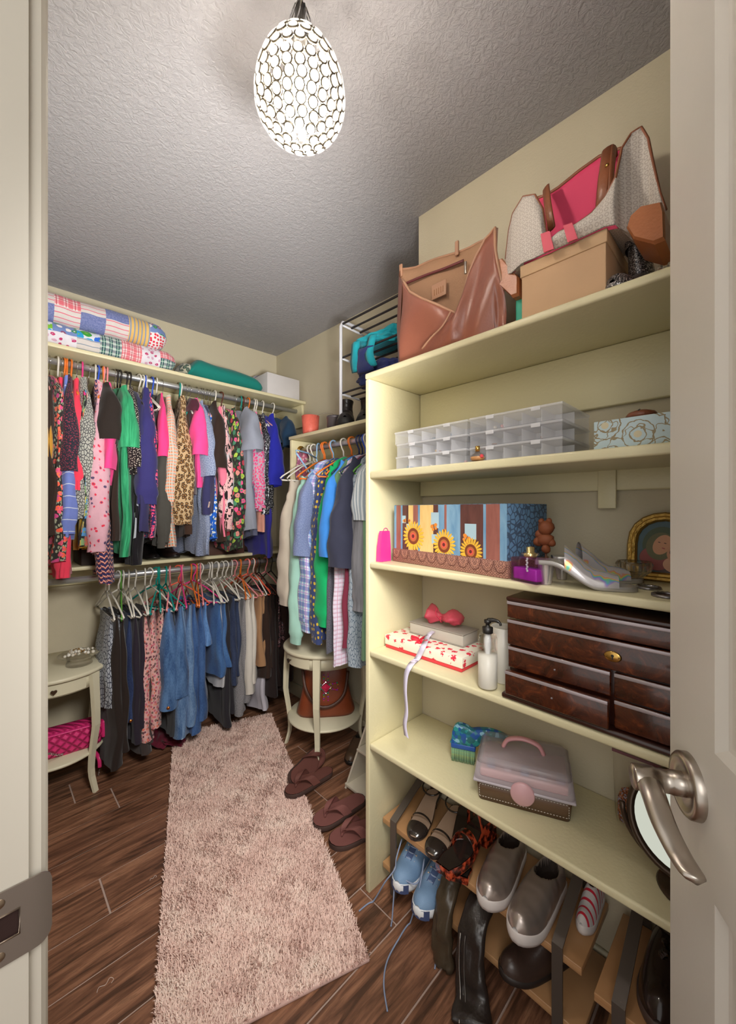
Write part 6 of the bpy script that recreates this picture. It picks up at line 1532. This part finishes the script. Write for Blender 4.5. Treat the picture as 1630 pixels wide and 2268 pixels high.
def chain(pts, name='chain_link'):
    P_ = spline(pts, 5); k_ = 0; acc = 0; last = P_[0]
    for i in range(1, len(P_)):
        acc += (P_[i]-P_[i-1]).length
        if acc > .0085:
            acc = 0; t_ = (P_[i]-last).normalized(); last = P_[i]; a_ = t_.orthogonal().normalized(); b_ = t_.cross(a_)
            if k_ % 2: a_, b_ = b_, a_
            rel(MB().tube([P_[i]+t_*(.0075*math.cos(q))+a_*(.0045*math.sin(q)) for q in [2*PI*j/10 for j in range(10)]], .0013, 5, closed=True), st).build(name, M_chrome, st); k_ += 1
chain([onx(px, py, x_) for px, py, x_ in ((221, 1702, .428), (218, 1715, .425), (213, 1732, .42), (208, 1726, .41), (203, 1700, .40), (202, 1680, .39))])
chain([onx(px, py, x_) for px, py, x_ in ((142, 1669, .28), (128, 1672, .25), (115, 1670, .22), (108, 1669, .2))])
# brown western bag
o = thing('leather_bag', 'rust brown leather bag with rhinestone cross on lower shelf of the drawer table', 'bag', (1.415, 1.79, .195), -.67)
M_rust = leather('#7d3a1e', .38, .3); wb = .125
MB().loft([[V((wb*k_*(abs(math.cos(a_))**.5)*(1 if math.cos(a_) > 0 else -1), .055*kk*(abs(math.sin(a_))**.7)*(1 if math.sin(a_) > 0 else -1)*-1, z)) for a_ in [2*PI*q/36 for q in range(36)]] for k_, kk, z in ((1.25, 1.2, 0), (1.32, 1.35, .02), (1.15, 1.15, .09), (1.0, .9, .18), (.95, .7, .27), (.92, .3, .30))], cap=True).build('body', M_rust, o)
# front side is +y local? rhinestones on the face towards the camera
fy = .066; cR = [('#d83a9c'), ('#3fb88a'), ('#c9a23c'), ('#b04ad0'), ('#d8506a')]
def stone(x, z, r_, c_, yy): r_ *= 1.3; bm = bmesh.new(); bmesh.ops.create_icosphere(bm, subdivisions=1, radius=r_); MB().bm(bm, T3(x, yy, z)).build('rhinestone', plain(c_, .15, .3), o)
k_ = 0
for sg in (1, -1):
    for (x0_, z0_, x1_, z1_, n_) in ((.012, .19, .012, .235, 5), (.012, .145, .012, .085, 6), (.02, .178, .062, .185, 5), (.02, .158, .062, .15, 5), (.062, .185, .072, .168, 2), (.062, .15, .072, .168, 2), (.012, .235, .022, .252, 2), (.0, .265, .022, .252, 2)):
        for i in range(n_):
            t = i/n_; zz = z0_+(z1_-z0_)*t; stone(sg*(x0_+(x1_-x0_)*t), zz, .0036, cR[k_ % 5], -(.062+.0*zz) - .012*max(0, (.2-zz)/.2)+ .03*max(0, (zz-.16)/.1)); k_ += 1
MB().add([V((0, -.074, .192)), V((.026, -.066, .168)), V((0, -.078, .142)), V((-.026, -.066, .168)), V((0, -.086, .168))], [(0, 4, 1), (1, 4, 2), (2, 4, 3), (3, 4, 0)]).build('centre_stone', plain('#e0305a', .1, .1, .1), o)
MB().tube([V((0, -.072, .198)), V((.031, -.066, .168)), V((0, -.078, .137)), V((-.031, -.066, .168))], .003, 6, closed=True).build('silver_setting', M_chrome, o)
MB().tube(spline([V((-.13, -.03, .26)), V((-.11, -.07, .16)), V((-.05, -.09, .08)), V((.03, -.092, .075)), V((.10, -.075, .13)), V((.125, -.03, .24))], 6), .009, 8, ry=.005).build('strap', leather('#4a2a1c', .5, .4), o)
# ================================================================ folded things on the long shelf
ZS = 2.121
def patch_mats(cols): return cols
qm = [heather('#5f6a9c', '#8088b4', 130), stripes('#cfc8c4', '#d8607a', .022, .16), plaid('#e8d4d4', '#d8304a', '#d8405a', '#b02038', .036), stripes('#cdc6c2', '#7a8a9c', .03, .14), stripes('#d8b26a', '#7a8fb0', .018, .3, False),
      floral('#7288bc', ['#8a4a6a', '#3f8a5a', '#e8e0e0'], 28, .3), dots('#e0dcdc', '#d83048', 60, .34, .5), floral('#d8dce4', ['#3a9a3a', '#2f6ad0', '#2f9ad0', '#7ab83a'], 20, .46), plaid('#2f6a5a', '#e0e4e0', '#3a3a5a', '#c9d8d0', .03), plaid('#ecd8d8', '#d8384e', '#d0405a', '#a82038', .032), floral('#d8d4dc', ['#b83a6a', '#c9a0b8'], 34, .26)]
def quilt(label, loc, Lx, Ly, hh, layers, rowsets, seed):
    o = thing('folded_quilt', label, 'quilt', loc); R_ = random.Random(seed); hl = hh/layers
    for L_ in range(layers):
        z0 = hl*L_; cells = int(Lx/.105)+1; mb = MB(); n_ = 16; nx = cells*6
        rg = []
        for i in range(nx+1):
            x = Lx*i/nx; e = min(1, min(i, nx-i)/4); sh_ = math.sin(PI/2*e)**.5 if e < 1 else 1; r = []
            pf = .006*math.sin(i*PI/3)
            for k_ in range(n_+1):
                a_ = -PI/2+PI*k_/n_; yy = -(Ly/2+(hl*.5+pf)*math.cos(a_)*.9*sh_+.006*math.sin(x*17+L_*2)); zz = z0+hl*.5+hl*.5*sh_*math.sin(a_); r.append(V((x, yy, zz)))
            r += [V((x, Ly/2, z0+hl*.5+hl*.5*sh_)), V((x, Ly/2, z0+hl*.5-hl*.5*sh_))]; rg.append(r)
        N_ = len(rg[0]); vs = [v_ for r in rg for v_ in r]; uvx = [[0] for _ in rg]
        for i in range(nx):
            for k_ in range(N_):
                l_ = (k_+1) % N_; mb.f.append([i*N_+k_, i*N_+l_, (i+1)*N_+l_, (i+1)*N_+k_]); mb.sm.append(True)
                A_ = [(i, k_), (i, k_+1), (i+1, k_+1), (i+1, k_)]; mb.uv.append([(Lx*a_/nx, b_*.012) for a_, b_ in A_])
                c_ = i//6; half_ = 0 if k_ < n_/2 else 1; rs = rowsets[half_]
                mb.mi.append(rs[c_ % len(rs)] if k_ < n_ else rs[0])
        mb.v = vs; mb.f.append([k_ for k_ in range(N_)][::-1]); mb.f.append([nx*N_+k_ for k_ in range(N_)]); mb.sm += [False]*2; mb.uv += [None]*2; mb.mi += [rs[-1]]*2
        mb.build('quilt_fold', qm, o)
    return o
quilt('lower folded patchwork quilt with blue flowers and red plaid squares', (.05, 2.50, ZS), .735, .30, .105, 1, [[10, 10, 10, 3, 8, 9, 10, 8], [5, 7, 5, 7, 8, 9, 10, 9]], 1)
quilt('upper folded patchwork quilt with blue and striped squares', (.04, 2.50, ZS+.106), .70, .29, .135, 1, [[1, 0, 1, 0, 1, 4, 6, 5], [0, 1, 2, 1, 0, 4, 5, 6]], 2)
o = thing('folded_blanket', 'folded deep teal blanket rolled on the long shelf', 'blanket', (.86, 2.45, ZS)); rg = []; Lb = .46
for i in range(23):
    x = Lb*i/22; e = min(1, min(i, 22-i)/3); s_ = .55+.45*math.sin(PI/2*e); hgt = (.135-.035*x/Lb)*s_
    rg.append([V((x+.01*math.sin(q), -.125*(1 if i < 22 else .9)*math.cos(q)*(abs(math.cos(q))**-.3 if abs(math.cos(q)) > .02 else 1), hgt*.5+hgt*.5*math.sin(q)*(1+.08*math.sin(x*20+q*2)))) for q in [2*PI*k_/30 for k_ in range(30)]])
MB().loft(rg, cap=True).build('blanket', cloth('#12766c'), o)
MB().loft([[V((.002-.03*k2, -.12*math.cos(q)*k_, .05+.045*math.sin(q)*k_)) for q in [2*PI*j/24 for j in range(24)]] for k_, k2 in ((.95, 0), (.9, .8), (.6, 1.2), (.3, 1.3))], cap=True).build('lining', leopard('#b8b4a0', '#3a4a44', '#5a6a5a', 60), o)
o = thing('storage_box', 'white cardboard box with arched divider at the right of the long shelf', 'box', (1.36, 2.345, ZS))
M_wc = plain('#c9c5c4', .7); MB().bbox((0, 0, 0), (.255, .23, .15), .002).build('body', M_wc, o)
ap = [(0, 0)]+[(.255-.0, 0)]+[(.1275+.1275*math.cos(a_), .048*math.sin(a_)) for a_ in [PI*q/14 for q in range(15)]]
MB().prism([(a_, b_) for a_, b_ in ap[2:]], 0, .006, T3(0, .21, .15) @ Matrix.Rotation(PI/2, 4, 'X')).build('arched_flap', plain('#8f8a94', .7), o)

# ================================================================ side shelf with rack
ZA = 1.785
o = thing('wire_rack', 'white metal rack with black rods standing on the short side shelf', 'rack', (1.47, 1.3, ZA)); M_wm = plain('#cfcfd4', .35)
xa, xb_, ya, yb_ = 1.335, 1.60, 1.03, 1.565; zt = 2.335
for y in (ya, yb_):
    pts = [V((xa, y, ZA))]+[V((xa, y, zt-.03)), V((xa+.012, y, zt-.006)), V((xa+.04, y, zt)), V((xb_-.04, y, zt)), V((xb_-.012, y, zt-.006)), V((xb_, y, zt-.03)), V((xb_, y, ZA))]
    rel(MB().tube(pts, .0085, 10), o).build('side_frame', M_wm, o)
    for z in (2.315, 2.14, 1.955): rel(MB().tube([(xa, y, z), (xb_, y, z-.012)], .006, 8), o).build('cross_bar', M_wm, o)
for z in (2.318, 2.143, 1.958):
    for i in range(5):
        x = xa+.008+(xb_-xa-.016)*i/4; rel(MB().tube([(x, ya, z-.003*i), (x, yb_, z-.003*i)], .0055, 8), o).build('rod', plain('#3a3434', .4, .4), o)
def crumple(name, label, cat, loc, rx, ry_, rz_, mat, seed, pieces=1):
    o = thing(name, label, cat, loc); bm = bmesh.new(); bmesh.ops.create_icosphere(bm, subdivisions=5, radius=1)
    for v_ in bm.verts:
        p = v_.co.copy(); nz = noise.noise(p*1.7+V((seed, 0, 0)))*.28+noise.noise(p*3.7+V((0, seed, 0)))*.16-abs(noise.noise(p*2.6+V((seed, seed, 0))))*.30
        p = p*(1+nz); v_.co = V((p.x*rx, p.y*ry_, max(-rz_*.72, p.z*rz_)))
    zm = min(v_.co.z for v_ in bm.verts)
    for v_ in bm.verts: v_.co.z -= zm
    mb = MB().bm(bm, None, True)
    for i, f in enumerate(mb.f): mb.uv[i] = [(mb.v[k_].x+mb.v[k_].y, mb.v[k_].z) for k_ in f]
    mb.build('cloth', mat, o); return o
crumple('folded_clothes', 'crumpled turquoise shirt on the middle level of the wire rack', 'shirt', (1.42, 1.35, 2.148), .09, .17, .05, cloth('#1f9aa8'), 3)
crumple('folded_clothes', 'crumpled navy blue trousers stuffed on the lower level of the rack', 'trousers', (1.42, 1.34, 1.965), .09, .17, .07, cloth('#2c3568'), 8)
mb = MB(); 
for k_, (y0, zz) in enumerate(((1.44, 2.0), (1.33, 2.02))):
    rg = [[V((1.325+.008*math.sin(t*5+k_)+dx, y0+.03*s_+.015*math.sin(t*4), 2.18-.15*t)) for s_, dx in ((-1, 0), (0, -.012), (1, 0), (0, .012))] for t in [q/8 for q in range(9)]]; mb.loft(rg, cap=True)
tq = [x_ for x_ in bpy.data.objects if x_.name.startswith('folded_clothes')][0]; rel(mb, tq).build('hanging_fold', cloth('#1f9aa8'), tq)
mb = MB(); rg = [[V((1.325+.012*math.sin(t*5)+dx, 1.37+.055*s_+.02*math.sin(t*4), 2.13-.12*t)) for s_, dx in ((-1, 0), (-.5, -.015), (0, -.012), (.5, -.018), (1, 0), (0, .012))] for t in [q/8 for q in range(9)]]; mb.loft(rg, cap=True)
nv = [x_ for x_ in bpy.data.objects if x_.name.startswith('folded_clothes')][1]; rel(mb, nv).build('hanging_fold', cloth('#2c3568'), nv)
M_bb = leather('#2a2624', .35, .4)
shoe('hiking_boot', 'black lace-up ankle boot at the left of the wire rack', 'boot', (1.415, 1.615, ZA), PI+.80, M_bb, plain('#1c1a18', .7), 'black lace-up boots', L=.27, Wd=.048, hh=.09, toe=.055, st=.03, opening=0, shaft=(.088, .038, .0))
shoe('hiking_boot', 'black lace-up ankle boot beside the shelf unit panel', 'boot', (1.47, 1.515, ZA), PI+.72, M_bb, plain('#1c1a18', .7), 'black lace-up boots', L=.27, Wd=.048, hh=.09, toe=.055, st=.03, opening=0, shaft=(.088, .038, .0))
shoe('sneaker', 'grey sneaker with blue trim on the middle rack level behind brown tote', 'shoe', (1.44, 1.13, 2.15), PI, plain('#3f4450', .6), plain('#b8bcc8', .5), L=.25, Wd=.045, hh=.06, toe=.045, st=.025)
shoe('sneaker', 'dark navy sneaker on the top rack level', 'shoe', (1.45, 1.12, 2.325), PI, plain('#232c50', .6), plain('#5a5654', .5), L=.25, Wd=.045, hh=.06, toe=.045, st=.022)
o = thing('cup', 'coral red textured cup at the corner of the side shelf', 'cup', (1.405, 1.925, ZA)); M_cor = plain('#e06a58', .5, 0, .15, .8, 60)
MB().lathe([(0, 0), (.042, 0), (.044, .003), (.053, .125), (.050, .126), (.046, .06), (0, .03)], 36).build('cup', M_cor, o)
o = thing('tin', 'small grey tin beside the coral cup', 'tin', (1.44, 1.74, ZA)); MB().lathe([(0, 0), (.045, 0), (.045, .085), (.047, .086), (.047, .098), (0, .099)], 32).build('tin', plain('#6a6468', .4, .5), o)
MB().tube(spline([(0, 0, .1), (.02, .06, .13), (-.03, .12, .12), (0, .17, .06)], 6), .0008, 5).build('wire', M_metal, o)
# scarves on the end of the side rod
for i, (c_, dy) in enumerate((('#9c5a7a', 0), ('#7a6a5a', .016), ('#b8607a', -.016), ('#5f5a6a', .03))):
    o = thing('beaded_scarf', ['mauve beaded scarf on the ring at the far end of side rod', 'taupe beaded scarf on the ring at the far end of side rod', 'rose beaded scarf hanging lowest at the far end of side rod', 'grey violet scarf behind the rose beaded scarf'][i], 'scarf', (1.37, 1.955, ZR), 0)
    rg = [[V((.02*math.cos(q)+.006*math.sin(z*40+i)-.03+.02*i, -.005-.006*math.sin(q)+dy*.2, -.015-z)) for q in [2*PI*k_/10 for k_ in range(10)]] for z in [.02*j for j in range(9+i)]]
    MB().loft(rg, cap=True).build('cloth', floral(c_, ['#d8a0b0', '#8a4a6a', '#c9b8a0'], 60, .4), o)
# shoes and boxes on the lower shelf, behind the hems
for i, (x, c_, lab) in enumerate(((.36, '#2c1d18', 'dark brown shoe box on the lower shelf behind zigzag blouse'), (.98, '#4a2c22', 'reddish brown shoe box on the lower shelf behind leopard blouse'))):
    o = thing('shoe_box', lab, 'box', (x, 2.43, 1.07)); MB().bbox((0, 0, 0), (.26, .2, .09), .002).build('body', plain(c_, .6), o); MB().bbox((-.003, -.003, .085), (.263, .203, .11), .002).build('lid', plain(c_, .6, 0, .08), o)
for i, (x, c_, lab) in enumerate(((.70, '#1d1716', 'black pump on the lower shelf under the sheer black dress'), (.80, '#2a1c18', 'dark suede pump next to the black pump'), (1.30, '#3a2a26', 'brown loafer on the lower shelf near the tropical blouse'), (1.40, '#241a1a', 'black loafer on the lower shelf near the corner'))):
    shoe('pump', lab, 'shoe', (x, 2.535, 1.07), -PI/2+.1*i, plain(c_, .5), M_black, L=.24, Wd=.038, hh=.055, toe=.035, st=.01, heel=.03 if i < 2 else 0)
o = crumple('fabric_bundle', 'maroon cloth bundle on the floor under the trousers', 'bundle', (.78, 2.50, 0), .10, .16, .06, cloth('#6a1c30'), 5)
